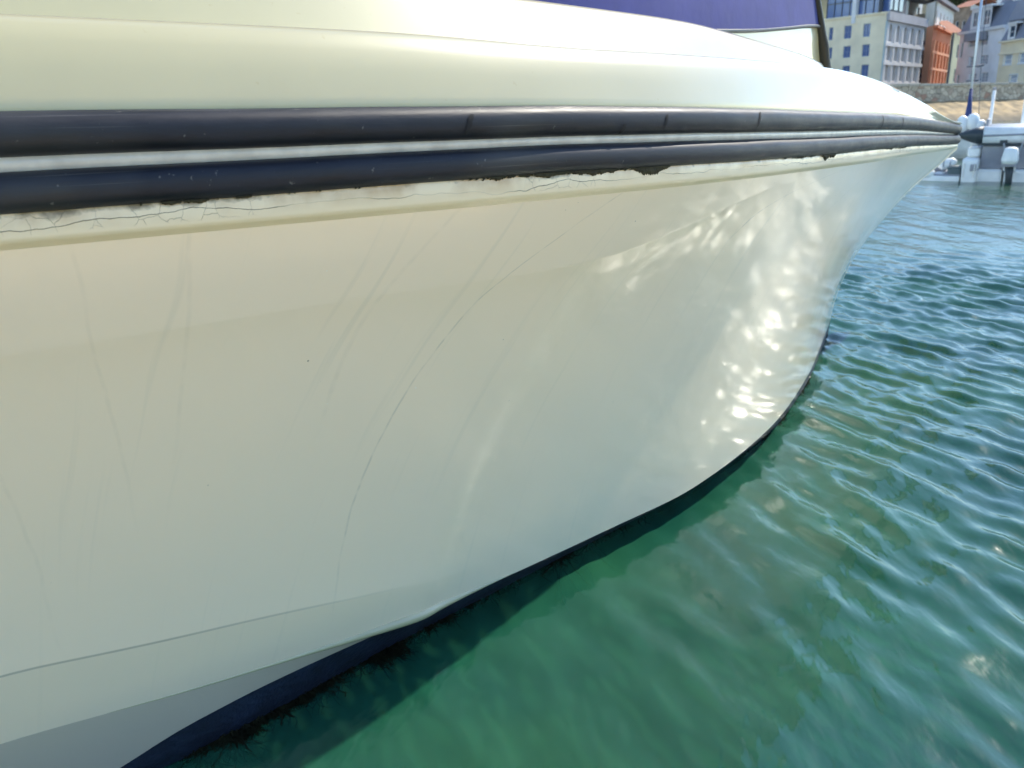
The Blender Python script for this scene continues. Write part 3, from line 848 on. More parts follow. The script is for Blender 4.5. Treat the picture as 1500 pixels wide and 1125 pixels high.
# apron
nx, ny = 240, 26
vv = []
for j in range(ny):
    for i in range(nx):
        x = -28 + 66 * i / (nx - 1); f_ = j / (ny - 1)
        bump_ = .09 * math.sin(x * 3.1 + 5 * math.sin(f_ * 7)) * math.sin(x * 1.3 + f_ * 9) + random.uniform(-.05, .05)
        vv.append((x, -2.2 + 3.05 * f_ + bump_, -.1 + 1.35 * f_ ** .8 + bump_ * .8))
def ochre():
    m, nt, n, l, b = new_mat('ochre_weed_rock')
    tc = n.new('ShaderNodeTexCoord')
    t = n.new('ShaderNodeTexNoise'); t.inputs['Scale'].default_value = 1.3; t.inputs['Detail'].default_value = 7
    l.new(tc.outputs['Object'], t.inputs['Vector'])
    base = mixc(n, l, ramp(n, l, t.outputs['Fac'], (.38, .62, 0, 1)), (.19, .145, .08), (.42, .30, .15))
    sp = n.new('ShaderNodeSeparateXYZ'); l.new(tc.outputs['Object'], sp.inputs[0])
    base = mixc(n, l, ramp(n, l, sp.outputs[2], (.15, .55, .8, 0)), base, (.10, .085, .06))
    l.new(base, b.inputs['Base Color']); b.inputs['Roughness'].default_value = .9
    return m
mesh_obj('weedy_apron', vv, grid_faces(ny, nx), ochre(), quay, True)
# street and hill behind
road = mesh_obj('street', [], [], None)
bpy.data.objects.remove(road)
c0 = np.array([qa[0], qa[1]]); nq = np.array([-qd[1], qd[0]])
def qpt(s, t, z): p = c0 + qd * s + nq * t; return (p[0], p[1], z)
tag(mesh_obj('street', [qpt(-60, 1.3, QTOP - .05), qpt(90, 1.3, QTOP - .05), qpt(90, 60, QTOP + .1), qpt(-60, 60, QTOP + .1)], [(0, 1, 2, 3)],
             simple('asphalt', (.09, .085, .08), .9, noise=.3, scale=.5)), kind='structure')
GZ = QTOP
nx, ny = 60, 30
vv = []
for j in range(ny):
    for i in range(nx):
        s = -40 + 220 * i / (nx - 1); t = 60 + 130 * j / (ny - 1)
        f_ = j / (ny - 1)
        z = GZ + 46 * (1 - math.cos(math.pi * min(1, f_ * 1.2))) / 2 + 1.2 * math.sin(s * .2 + j) * f_
        vv.append(qpt(s, t, z))
tag(mesh_obj('hillside', vv, grid_faces(ny, nx), simple('hillside_green', (.10, .11, .05), .95, noise=.6, scale=.08), None, True), kind='structure')

# --- facades with real openings
class Facade:
    """vertical wall plane between two ground points, seen from its outer side"""
    def __init__(s, A, B, z0, z1):
        s.A = np.array(A[:2], float); s.B = np.array(B[:2], float); s.z0 = z0; s.z1 = z1
        d = s.B - s.A; s.len = np.linalg.norm(d); s.d = d / s.len
        s.n = np.array([s.d[1], -s.d[0]])
        if np.dot(s.n, -s.A) < 0: s.n = -s.n
    def P(s, a, z, out=0.0):
        p = s.A + s.d * a + s.n * out
        return np.array([p[0], p[1], z])
    def sz(s, u, v):
        q = on_plane(u, v, np.array([s.A[0], s.A[1], 0]), np.array([s.n[0], s.n[1], 0]))
        return float(np.dot(q[:2] - s.A, s.d)), float(q[2])

def facade_wall(root, F, openings, mat, reveal=.22, name='wall'):
    xs = sorted({0.0, F.len, *[o[0] for o in openings], *[o[1] for o in openings]})
    zs = sorted({F.z0, F.z1, *[o[2] for o in openings], *[o[3] for o in openings]})
    vv = []; ff = []
    def quad(pts):
        b = len(vv); vv.extend(pts); ff.append((b, b + 1, b + 2, b + 3))
    for i in range(len(xs) - 1):
        for j in range(len(zs) - 1):
            cx, cz = .5 * (xs[i] + xs[i + 1]), .5 * (zs[j] + zs[j + 1])
            if any(o[0] < cx < o[1] and o[2] < cz < o[3] for o in openings): continue
            quad([F.P(xs[i], zs[j]), F.P(xs[i + 1], zs[j]), F.P(xs[i + 1], zs[j + 1]), F.P(xs[i], zs[j + 1])])
    for a, b, c, d in openings:
        r = -reveal
        quad([F.P(a, c), F.P(a, d), F.P(a, d, r), F.P(a, c, r)]); quad([F.P(b, c), F.P(b, d), F.P(b, d, r), F.P(b, c, r)])
        quad([F.P(a, c), F.P(b, c), F.P(b, c, r), F.P(a, c, r)]); quad([F.P(a, d), F.P(b, d), F.P(b, d, r), F.P(a, d, r)])
    inv = root.matrix_world.inverted() if root else Matrix()
    return mesh_obj(name, [np.array(v) - np.array(root.location) for v in vv], ff, mat, root)

def obox(vv, ff, F, a, b, c, d, o0, o1):
    k = len(vv)
    for z in (c, d):
        for (x, o) in ((a, o0), (b, o0), (b, o1), (a, o1)): vv.append(F.P(x, z, o))
    ff += [(k, k + 1, k + 2, k + 3), (k + 4, k + 5, k + 6, k + 7), (k, k + 1, k + 5, k + 4), (k + 1, k + 2, k + 6, k + 5), (k + 2, k + 3, k + 7, k + 6), (k + 3, k, k + 4, k + 7)]

def win(root, F, o, fm, gm, bars=(1, 1), depth=.18, t=.07, arch=None, surround=None):
    a, b, c, d = o; off = np.array(root.location)
    vv = []; ff = []
    o0, o1 = -depth, -depth + .06
    for q in ((a, a + t, c, d), (b - t, b, c, d), (a + t, b - t, c, c + t), (a + t, b - t, d - t, d)): obox(vv, ff, F, *q, o0, o1)
    for i in range(bars[0]):
        x = a + (b - a) * (i + 1) / (bars[0] + 1); obox(vv, ff, F, x - t * .35, x + t * .35, c + t, d - t, o0 + .005, o1 - .01)
    for i in range(bars[1]):
        z = c + (d - c) * (i + 1) / (bars[1] + 1); obox(vv, ff, F, a + t, b - t, z - t * .35, z + t * .35, o0 + .008, o1 - .013)
    w = mesh_obj('window', [v - off for v in vv], ff, fm, root)
    pv = [F.P(a, c, -depth - .004), F.P(b, c, -depth - .004), F.P(b, d, -depth - .004), F.P(a, d, -depth - .004)]
    mesh_obj('pane', [v - off for v in pv], [(0, 1, 2, 3)], gm, w)
    if surround is not None:
        vv = []; ff = []
        obox(vv, ff, F, a - .14, b + .14, c - .14, c, -.02, .10)
        obox(vv, ff, F, a - .10, a, c, d, -.02, .05); obox(vv, ff, F, b, b + .10, c, d, -.02, .05); obox(vv, ff, F, a - .10, b + .10, d, d + .12, -.02, .06)
        mesh_obj('surround', [v - off for v in vv], ff, surround, w)
    if arch is not None:
        # masonry spandrels that round the head of the opening
        r = (b - a) / 2; zc = d - r; vv = []; ff = []
        for sgn in (-1, 1):
            cx = (a + b) / 2; k = len(vv)
            vv.append(F.P(cx + sgn * r, d, .003))
            N = 6
            for i in range(N + 1):
                an = math.pi / 2 * i / N
                vv.append(F.P(cx + sgn * r * math.cos(an), zc + r * math.sin(an), .003))
            for i in range(N): ff.append((k, k + 1 + i, k + 2 + i))
        mesh_obj('arch', [v - off for v in vv], ff, arch, w)
    return w

def strip(root, F, a, b, c, d, o0, o1, mat, name):
    vv = []; ff = []; obox(vv, ff, F, a, b, c, d, o0, o1)
    off = np.array(root.location)
    return mesh_obj(name, [v - off for v in vv], ff, mat, root)

def poly(root, name, pts, faces, mat):
    off = np.array(root.location)
    return mesh_obj(name, [np.array(p) - off for p in pts], faces, mat, root)

def gp(u, v, d):
    p = at(u, v, d); return np.array([p[0], p[1], GZ])

def root_at(name, p, label, cat='building', group=None):
    o = empty(name, (float(p[0]), float(p[1]), GZ)); bpy.context.view_layer.update()
    return tag(o, label, cat, group)

white_fr = simple('white_frame', (.78, .78, .76), .5)
dark_fr = simple('dark_frame', (.06, .07, .09), .5)
blue_fr = simple('blue_frame', (.20, .26, .42), .5)

# 1. cream and granite block on the corner
pc = gp(1296, 60, 100); pl = gp(1205, 60, 107.2); pr = gp(1352, 60, 111.5)
b1 = root_at('office_block', pc, 'large corner block with cream left face, grey arched face and blue glazed top storey')
zc1 = at(1296, 18, 100)[2]
FL = Facade(pl, pc, GZ, zc1); FR = Facade(pc, pr, GZ, zc1)
cream = wall_mat('cream_stone', (.92, .80, .56)); granite = wall_mat('granite_grey', (.60, .56, .53))
op = []
for u0, u1 in ((1213.5, 1221), (1235.5, 1248), (1263, 1275.5)):
    for (v0, v1) in ((37, 57), (67, 85), (96, 114)):
        sh = (u0 - 1250) * .0
        s0, za = FL.sz(u0 - (v0 - 37) * .05, v1); s1_, zb = FL.sz(u1 - (v0 - 37) * .05, v0)
        op.append([s0, s1_, za, zb])
for r in range(3):      # level the sills of one storey
    zz = [op[c * 3 + r][2:] for c in range(3)]
    for c in range(3): op[c * 3 + r][2:] = list(zz[1])
facade_wall(b1, FL, op, cream)
for o in op: win(b1, FL, o, blue_fr, M['glassblue'], (1, 1))
op = []
rows = ((34, 60), (63, 88), (93, 118), (122, 127.5))
for k in range(5):
    for (v0, v1) in rows[:3]:
        u0 = 1299.6 + k * 10.4 - (v0 - 34) * .045; u1 = u0 + 5.4
        s0, za = FR.sz(u0, v1); s1_, zb = FR.sz(u1, v0)
        op.append([s0, s1_, 0, 0])
zrow = [(FR.sz(1299, v1)[1], FR.sz(1299, v0)[1]) for v0, v1 in rows[:3]]
for i, o in enumerate(op): o[2], o[3] = zrow[i % 3]
for k in range(5):
    for r in range(3):
        o = op[k * 3 + r]; mid_ = FR.len * (k + .62) / 5.35; o[0], o[1] = mid_ - .62, mid_ + .62
facade_wall(b1, FR, op, granite, .45)
for o in op: win(b1, FR, o, white_fr, M['glass'], (1, 2), .40, .08, granite)
pale = wall_mat('pale_granite', (.70, .66, .62))
for r in range(3):
    strip(b1, FR, -.15, FR.len + .1, zrow[r][0] - .55, zrow[r][0] - .2, -.02, .22, pale, 'string_course')
for k in range(6):
    mid_ = FR.len * (k + .62 - .5) / 5.35
    strip(b1, FR, mid_ - .22, mid_ + .22, GZ, zc1 - 1.5, -.02, .16, pale, 'pilaster')
strip(b1, FR, -.2, FR.len + .2, zc1 - .95, zc1, -.02, .35, wall_mat('cornice_grey', (.40, .38, .38)), 'cornice')
strip(b1, FL, -.2, FL.len + .2, zc1 - .2, zc1, -.02, .18, cream, 'cornice')
strip(b1, FR, -.25, .35, GZ, zc1 - 1.0, -.01, .10, wall_mat('teal_quoin', (.42, .50, .50)), 'corner_strip')
# glazed top storey, set back
ztop = zc1 + 3.4
GL = Facade(FL.P(0, 0, -.35), FL.P(FL.len, 0, -.35), zc1, ztop)
for k in range(8):
    a = GL.len * k / 8
    strip(b1, GL, a + .05, a + GL.len / 8 - .05, zc1 + .05, ztop - .1, -.1, -.05, M['glassblue'], 'pane')
    strip(b1, GL, a - .05, a + .05, zc1, ztop, -.1, .02, dark_fr, 'mullion')
strip(b1, GL, 0, GL.len, zc1 + 1.55, zc1 + 1.68, -.08, .0, dark_fr, 'transom_bar')
sa, _ = GL.sz(1253, 10); sb, _ = GL.sz(1258.5, 10)
strip(b1, GL, sa, sb, zc1 - .9, ztop + .4, .05, .55, white_fr, 'white_pillar')
GR = Facade(FR.P(0, 0, -.8), FR.P(FR.len * .62, 0, -.8), zc1, ztop)
strip(b1, GR, 0, GR.len, zc1, ztop, -.3, 0, wall_mat('dark_attic', (.085, .09, .10)), 'attic_wall')
for k in range(4):
    strip(b1, GR, .6 + k * 2.1, 2.0 + k * 2.1, zc1 + .5, ztop - .7, .0, .05, M['glass'], 'attic_window')
bk = FL.P(0, 0)[:2] + (pr - pc)[:2]
hp = [FL.P(-.6, ztop, .7), FL.P(FL.len + .2, ztop, .7), FR.P(FR.len * .66, ztop, .4), np.array([bk[0], bk[1], ztop])]
poly(b1, 'roof', hp + [p + np.array([0, 0, .35]) for p in hp], [(0, 1, 2, 3), (4, 5, 6, 7), (0, 1, 5, 4), (1, 2, 6, 5), (2, 3, 7, 6), (3, 0, 4, 7)], wall_mat('teal_copper', (.25, .42, .40)))
e_ = [FL.P(0, zc1 - .02), FL.P(FL.len, zc1 - .02), FR.P(FR.len, zc1 - .02), np.array([bk[0], bk[1], zc1 - .02])]
poly(b1, 'terrace', e_, [(0, 1, 2, 3)], pale)
poly(b1, 'end_wall', [FR.P(FR.len, GZ), np.array([bk[0], bk[1], GZ]), np.array([bk[0], bk[1], zc1]), FR.P(FR.len, zc1)], [(0, 1, 2, 3)], granite)

def shell(root, pts, z0, z1, mat, name='wall', skip=()):
    vv = []; ff = []; k = len(pts)
    for p in pts: vv.append((p[0], p[1], z0))
    for p in pts: vv.append((p[0], p[1], z1))
    for i in range(k):
        if i in skip: continue
        ff.append((i, (i + 1) % k, k + (i + 1) % k, k + i))
    ff.append(tuple(range(k, 2 * k)))
    return poly(root, name, vv, ff, mat)

# 2. white gabled house wedged behind the corner block
p = gp(1330, 20, 126); q = gp(1350, 20, 130)
b2 = root_at('gabled_house', p, 'white house with a pointed gable showing behind the corner block roof')
F2 = Facade(p, q, GZ, at(1330, 22, 126)[2] + 4.2)
wm = wall_mat('white_render', (.78, .77, .72)); o = [F2.len * .62, F2.len * .84, F2.z1 - 4.3, F2.z1 - 2.9]
facade_wall(b2, F2, [o], wm); win(b2, F2, o, dark_fr, M['glass'], (0, 1), .15, .05)
back = F2.P(0, 0, -7); back2 = F2.P(F2.len, 0, -7)
poly(b2, 'side_wall', [F2.P(0, GZ), back * [1, 1, 0] + [0, 0, GZ], back * [1, 1, 0] + [0, 0, F2.z1], F2.P(0, F2.z1)], [(0, 1, 2, 3)], wm)
poly(b2, 'roof', [F2.P(-.3, F2.z1, .3), F2.P(F2.len + .3, F2.z1, .3), F2.P(F2.len / 2, F2.z1 + 2.6, .3), F2.P(-.3, F2.z1, -7), F2.P(F2.len + .3, F2.z1, -7), F2.P(F2.len / 2, F2.z1 + 2.6, -7)],
     [(0, 1, 2), (0, 2, 5, 3), (1, 4, 5, 2), (3, 5, 4)], wall_mat('slate', (.17, .17, .19)))
strip(b2, F2, .1, .9, F2.z1 - 2.0, F2.z1 + 2.2, .0, .7, wm, 'chimney')

# 3. terracotta building with white attic storey
pc3 = gp(1365.5, 60, 113); pr3 = gp(1392, 60, 127.5); pl3 = gp(1355.5, 60, 115.5)
b3 = root_at('terracotta_building', pc3, 'terracotta red building with rows of narrow arched windows and white attic storey')
z3 = at(1365.5, 37.5, 113)[2]
F3 = Facade(pc3, pr3, GZ, z3); F3L = Facade(pl3, pc3, GZ, z3)
red = wall_mat('terracotta', (.66, .22, .10)); redl = wall_mat('terracotta_trim', (.76, .34, .19))
z3r = [(F3.sz(1368, v1)[1], F3.sz(1368, v0)[1]) for v0, v1 in ((56, 72), (79, 97), (104, 123))]
op = []
for k in range(5):
    for r in range(3):
        mid_ = F3.len * (k + .75) / 5.6; op.append((mid_ - .72, mid_ + .72, *z3r[r]))
facade_wall(b3, F3, op, red, .5); facade_wall(b3, F3L, [], redl)
for o in op: win(b3, F3, o, redl, M['glass'], (0, 1), .45, .12, red)
for r in range(3): strip(b3, F3, -.1, F3.len + .1, z3r[r][0] - .55, z3r[r][0] - .25, -.02, .25, redl, 'string_course')
for k in range(6):
    mid_ = F3.len * (k + .25) / 5.6; strip(b3, F3, mid_ - .22, mid_ + .22, GZ, z3 - 1.8, -.02, .28, redl, 'pilaster')
strip(b3, F3, -.3, F3.len + .3, z3 - .35, z3, -.02, .55, red, 'cornice')
za3 = at(1365.5, 3, 113)[2]
FA = Facade(F3.P(.0, 0, -.1), F3.P(F3.len + 1.2, 0, -.1), z3, za3); FAL = Facade(F3L.P(-1.5, 0, -.1), F3L.P(F3L.len, 0, -.1), z3, za3)
op = [(FA.len * (k + .45) / 5.4, FA.len * (k + .45) / 5.4 + 1.05, z3 + .3, z3 + 1.9) for k in range(5)]
wm2 = wall_mat('ivory_render', (.74, .73, .66))
facade_wall(b3, FA, op, wm2, .3, 'attic_wall'); facade_wall(b3, FAL, [], wm2, .3, 'attic_side')
for o in op: win(b3, FA, o, wm2, M['glass'], (0, 1), .26, .06)
strip(b3, FA, -.4, FA.len + .3, za3, za3 + .5, -.1, .6, wall_mat('slate', (.17, .17, .19)), 'eaves')
bb = F3.P(0, 0, -6); bb2 = F3.P(F3.len, 0, -6)
poly(b3, 'roof', [FAL.P(0, za3 + .5, .1), FA.P(0, za3 + .5, .5), FA.P(FA.len, za3 + .5, .5), np.array([bb2[0], bb2[1], za3 + 1.6]), np.array([bb[0], bb[1], za3 + 1.6])], [(0, 1, 2, 3, 4)], wall_mat('slate', (.17, .17, .19)))
poly(b3, 'end_wall', [F3.P(F3.len, GZ), bb2 + [0, 0, GZ], bb2 + [0, 0, za3], F3.P(F3.len, za3)], [(0, 1, 2, 3)], wm2)

# low pale house between the granite and the red fronts
p = gp(1342, 90, 121); q = gp(1360, 90, 124)
b4 = root_at('narrow_house', p, 'narrow pale grey house squeezed between granite and terracotta fronts')
F4 = Facade(p, q, GZ, at(1345, 66, 121)[2])
op = [(F4.len * .35, F4.len * .75, F4.z1 - 2.6, F4.z1 - 1.2), (F4.len * .35, F4.len * .75, F4.z1 - 5.2, F4.z1 - 3.8)]
facade_wall(b4, F4, op, wall_mat('pale_grey', (.62, .62, .60)))
for o in op: win(b4, F4, o, white_fr, M['glass'])
poly(b4, 'roof', [F4.P(-.2, F4.z1, .3), F4.P(F4.len + .2, F4.z1, .3), F4.P(F4.len + .2, F4.z1 + 1.6, -3), F4.P(-.2, F4.z1 + 1.6, -3)], [(0, 1, 2, 3)], wall_mat('slate', (.17, .17, .19)))

# 4. slim yellow house
p = gp(1389, 90, 116.5); q = gp(1404, 90, 117)
b5 = root_at('yellow_house', p, 'slim pale yellow house beside the terracotta building')
F5 = Facade(p, q, GZ, at(1396, 50, 118)[2])
op = [(F5.len * .72, F5.len * .95, F5.z1 - 3.2 - 3.1 * r, F5.z1 - 1.5 - 3.1 * r) for r in range(2)]
facade_wall(b5, F5, op, wall_mat('lemon_render', (.92, .87, .58)))
for o in op: win(b5, F5, o, white_fr, M['glass'], (0, 1), .15, .05)
poly(b5, 'roof', [F5.P(-.2, F5.z1, .3), F5.P(F5.len + .2, F5.z1, .3), F5.P(F5.len + .2, F5.z1 + 1.8, -3), F5.P(-.2, F5.z1 + 1.8, -3)], [(0, 1, 2, 3)], wall_mat('red_tile', (.36, .13, .07)))
strip(b5, F5, .1, .35, GZ, F5.z1, .0, .15, dark_fr, 'downpipe')

# 5. pale blue-white house with slate mansard and dormers
p = gp(1402, 90, 114); q = gp(1466, 90, 103)
b6 = root_at('white_house', p, 'tall white house with grey slate mansard and twin dormers behind the mast')
F6 = Facade(p, q, GZ, at(1466, 37.5, 103)[2])
op = []
for (u0, u1) in ((1420, 1429), (1437, 1446)):
    for v0, v1 in ((55, 68), (83, 96), (108, 121)):
        a, zb = F6.sz(u0, v0); b_, za = F6.sz(u1, v1); op.append([a, b_, za, zb])
for r in range(3):
    op[3 + r][2:] = op[r][2:]
op.append([.5, 1.3, F6.z1 - 3.2, F6.z1 - 1.2]); op.append([.5, 1.3, F6.z1 - 7.2, F6.z1 - 5.2])
wbl = wall_mat('blue_white_render', (.92, .92, .92)); slate = wall_mat('mansard_slate', (.24, .25, .29))
facade_wall(b6, F6, op, wbl)
pglass = simple('pale_glass', (.42, .50, .58), .15, spec=1.0)
for o in op: win(b6, F6, o, white_fr, pglass if o[1] > 2 else M['glass'], (1, 2), .16, .07)
strip(b6, F6, -.2, F6.len + .2, F6.z1 - .35, F6.z1, -.02, .35, white_fr, 'cornice')
zm = F6.z1 + 2.7
poly(b6, 'mansard', [F6.P(-.1, F6.z1, .1), F6.P(F6.len + .1, F6.z1, .1), F6.P(F6.len - .2, zm, -1.2), F6.P(.2, zm, -1.2), F6.P(F6.len - .2, zm + .5, -6), F6.P(.2, zm + .5, -6), F6.P(-.1, F6.z1, -7), F6.P(F6.len + .1, F6.z1, -7)],
     [(0, 1, 2, 3), (3, 2, 4, 5), (0, 3, 5, 6), (1, 7, 4, 2)], slate)
for u0, u1 in ((1423, 1434), (1438, 1452)):
    a, _ = F6.sz(u0, 30); b_, _ = F6.sz(u1, 30)
    FD = Facade(F6.P(a, 0, .05), F6.P(b_, 0, .05), F6.z1 + .1, F6.z1 + 2.5)
    o = (.35, FD.len - .35, FD.z0 + .3, FD.z1 - .35)
    d_ = facade_wall(b6, FD, [o], white_fr, .2, 'dormer')
    win(b6, FD, o, white_fr, M['glass'], (1, 1), .15, .07)
    strip(b6, FD, -.15, FD.len + .15, FD.z1, FD.z1 + .22, -2.0, .2, white_fr, 'dormer_roof')
a, _ = F6.sz(1424, 42); b_, _ = F6.sz(1448, 42)
strip(b6, F6, a, b_, F6.z1 - 1.35, F6.z1 - .4, .0, .9, wall_mat('balcony_grey', (.30, .30, .33)), 'balcony')
strip(b6, F6, F6.len * .42, F6.len * .47, zm - .2, zm + 1.6, -2.5, -1.8, wm, 'chimney')
poly(b6, 'gable', [F6.P(F6.len * .55, zm - .1, -1.4), F6.P(F6.len * .85, zm - .1, -1.4), F6.P(F6.len * .68, zm + 1.5, -1.4)], [(0, 1, 2)], slate)
poly(b6, 'side_wall', [F6.P(F6.len, GZ), F6.P(F6.len, GZ, -7), F6.P(F6.len, F6.z1, -7), F6.P(F6.len, F6.z1)], [(0, 1, 2, 3)], wbl)

# 6. cream house on the right
p = gp(1463, 90, 101.5); q = gp(1540, 90, 91)
b7 = root_at('cream_house', p, 'cream rendered house with white sash windows and a slate dormer roof at right')
F7 = Facade(p, q, GZ, at(1466, 61, 101.2)[2])
op = []
for u0, u1, v0, v1 in ((1472, 1481, 80, 94), (1494.5, 1503.5, 77, 91), (1480, 1489, 110, 122), (1514, 1523, 74, 88)):
    a, zb = F7.sz(u0, v0); b_, za = F7.sz(u1, v1); op.append([a, b_, za, zb])
for k in (1, 3): op[k][2:] = op[0][2:]
facade_wall(b7, F7, op, wall_mat('cream_render', (.92, .79, .54)))
for o in op: win(b7, F7, o, white_fr, pglass, (0, 1), .14, .09, None, white_fr)
strip(b7, F7, -.1, F7.len, F7.z1 - 1.55, F7.z1 - 1.35, -.02, .15, cream, 'string_course'); strip(b7, F7, -.15, F7.len, F7.z1 - .2, F7.z1, -.02, .3, cream, 'cornice')
zm7 = F7.z1 + 2.0
poly(b7, 'mansard', [F7.P(-.1, F7.z1, .1), F7.P(F7.len, F7.z1, .1), F7.P(F7.len, zm7, -.8), F7.P(.2, zm7, -.8), F7.P(F7.len, zm7 + .9, -5), F7.P(.2, zm7 + .9, -5), F7.P(-.1, F7.z1, -7)], [(0, 1, 2, 3), (3, 2, 4, 5), (0, 3, 5, 6)], slate)
a, _ = F7.sz(1477, 50); b_, _ = F7.sz(1488, 50)
FD = Facade(F7.P(a, 0, .05), F7.P(b_, 0, .05), F7.z1 + .05, F7.z1 + 1.75); o = (.25, FD.len - .25, FD.z0 + .2, FD.z1 - .2)
facade_wall(b7, FD, [o], white_fr, .15, 'dormer'); win(b7, FD, o, white_fr, M['glass'], (0, 1), .12, .06)
strip(b7, FD, -.15, FD.len + .15, FD.z1, FD.z1 + .18, -1.5, .15, white_fr, 'dormer_roof')
strip(b7, F7, .2, 9, zm7 - .1, zm7 + .2, -1.0, -.5, wall_mat('dark_ridge', (.10, .10, .11)), 'gutter')

# 7. houses higher up the hill
def hill_house(u0, u1, vt, vb, d0, d1, wmat, rmat, label, wins, rise=2.0, nm='hill_house'):
    p = gp(u0, 40, d0); q = gp(u1, 40, d1)
    r = root_at(nm, p, label, 'house')
    zt = at(.5 * (u0 + u1), vt, .5 * (d0 + d1))[2]
    Fh = Facade(p, q, GZ, zt)
    op = []
    for (a0, a1, b0, b1_) in wins: op.append((Fh.len * a0, Fh.len * a1, zt - b1_, zt - b0))
    facade_wall(r, Fh, op, wmat)
    for o in op: win(r, Fh, o, white_fr, M['glass'], (0, 1), .15, .08)
    poly(r, 'roof', [Fh.P(-.3, zt, .3), Fh.P(Fh.len + .3, zt, .3), Fh.P(Fh.len + .3, zt + rise, -3), Fh.P(-.3, zt + rise, -3), Fh.P(Fh.len + .3, zt, -7), Fh.P(-.3, zt, -7)], [(0, 1, 2, 3), (3, 2, 4, 5)], rmat)
    poly(r, 'end_wall', [Fh.P(0, GZ), Fh.P(0, GZ, -6), Fh.P(0, zt, -6), Fh.P(0, zt)], [(0, 1, 2, 3)], wmat)
    return r
rtile = wall_mat('red_tile', (.36, .13, .07))
hill_house(1394, 1418, 12, 48, 142, 139, wall_mat('rubble_brown', (.40, .30, .22), .4, 1.2), rtile, 'brown rubble stone house rising above the slim yellow house', [(.2, .4, 2.0, 3.6), (.6, .8, 2.0, 3.6), (.3, .5, 5.2, 6.8)], 1.2)
hill_house(1413, 1460, 4.5, 20, 150, 146, wm, rtile, 'long white house at the top of the picture above the slate mansard', [(.1, .2, .8, 2.2), (.4, .5, .8, 2.2), (.7, .8, .8, 2.2)], 3.0)
hill_house(1470, 1484, -4, 40, 134, 132, wm, slate, 'narrow white house standing above the cream house dormer', [(.3, .7, 4.0, 5.8), (.3, .7, 8.0, 9.5)], 2.0)
hill_house(1484, 1540, 9, 40, 139, 132, wall_mat('grey_render', (.50, .50, .52)), slate, 'grey house with white framed windows at the upper right corner', [(.03, .10, 1.4, 3.4), (.16, .24, 1.4, 3.4), (.3, .38, 1.4, 3.4)], 3.5)
hill_house(1458, 1471, 3, 40, 152, 150, wall_mat('rubble_brown', (.40, .30, .22), .4, 1.2), slate, 'small stone house between two white houses on the hill', [(.3, .6, 2.2, 3.8)], 1.5)

# tree on the hilltop
def tree(u, v, d, r, label):
    p = at(u, v, d); base_z = p[2] - r * 2.2
    t = empty('tree', (p[0], p[1], base_z)); tag(t, label, 'tree')
    bm = bmesh.new(); add_tube(bm, [(0, 0, 0), (.1, 0, r), (0, .1, r * 2)], [.35, .25, .12], 8)
    for k in range(4):
        a = k * 1.7; add_tube(bm, [(0, 0, r * 1.2), (math.cos(a) * r * .6, math.sin(a) * r * .6, r * 2)], [.14, .05], 6)
    bm_obj('trunk', bm, simple('bark', (.08, .06, .04), .9), t)
    vv = []; ff = []
    cl = [(rng.normal(0, .45, 3) * r + np.array([0, 0, r * 2.2])) for _ in range(26)]
    for c in cl:
        for _ in range(170):
            q = c + rng.normal(0, .17, 3) * r; a = rng.normal(0, 1, 3); a /= np.linalg.norm(a); b = np.cross(a, rng.normal(0, 1, 3)); b /= np.linalg.norm(b)
            s = .16; k = len(vv)
            vv += [q - a * s, q + b * s * .6, q + a * s, q - b * s * .6]; ff.append((k, k + 1, k + 2, k + 3))
    mesh_obj('crown', vv, ff, simple('leaf_green', (.055, .085, .03), .7, noise=.4, scale=.5), t)
tree(1402, -6, 150, 3.0, 'dark green tree at the top edge above the brown stone house')
tree(1452, -9, 170, 3.2, 'green tree crown above the long white hill house')

# ------------------------------------------------------------------ moored craft and pontoon across the water
pa, pb = on_z(1400, 265), on_z(1500, 267)
pd = (pb - pa)[:2]; pd /= np.linalg.norm(pd)
pn = np.array([pd[1], -pd[0]])
if np.dot(pn, -pa[:2]) < 0: pn = -pn
PRZ = math.atan2(pd[1], pd[0])
PL = np.array([pn[0], pn[1], 0.0])
def pxy(u, v, off=0.0):
    """point on the vertical plane of the pontoon edge (shifted off metres towards the camera): along, height"""
    P0 = np.array([pa[0], pa[1], 0]) + PL * off
    q = on_plane(u, v, P0, PL)
    return float(np.dot(q[:2] - pa[:2], pd)), float(q[2])
def W(s, off, z):          # along pontoon edge, metres towards camera, height
    p = pa[:2] + pd * s + pn * off; return (p[0], p[1], z)
hyp = simple('white_hypalon', (.80, .79, .76), .5, noise=.12, scale=6)
grey_h = simple('grey_hypalon', (.30, .30, .32), .55, noise=.1, scale=6)
plastic = simple('white_plastic', (.88, .87, .82), .4, noise=.12, scale=5)
darkp = simple('dark_plastic', (.035, .045, .05), .5)
greyp = simple('pontoon_grey', (.33, .32, .33), .8, noise=.2, scale=4)
alu = simple('aluminium', (.55, .56, .58), .35, metal=.7)
navy = simple('navy_cover', (.03, .045, .14), .8)

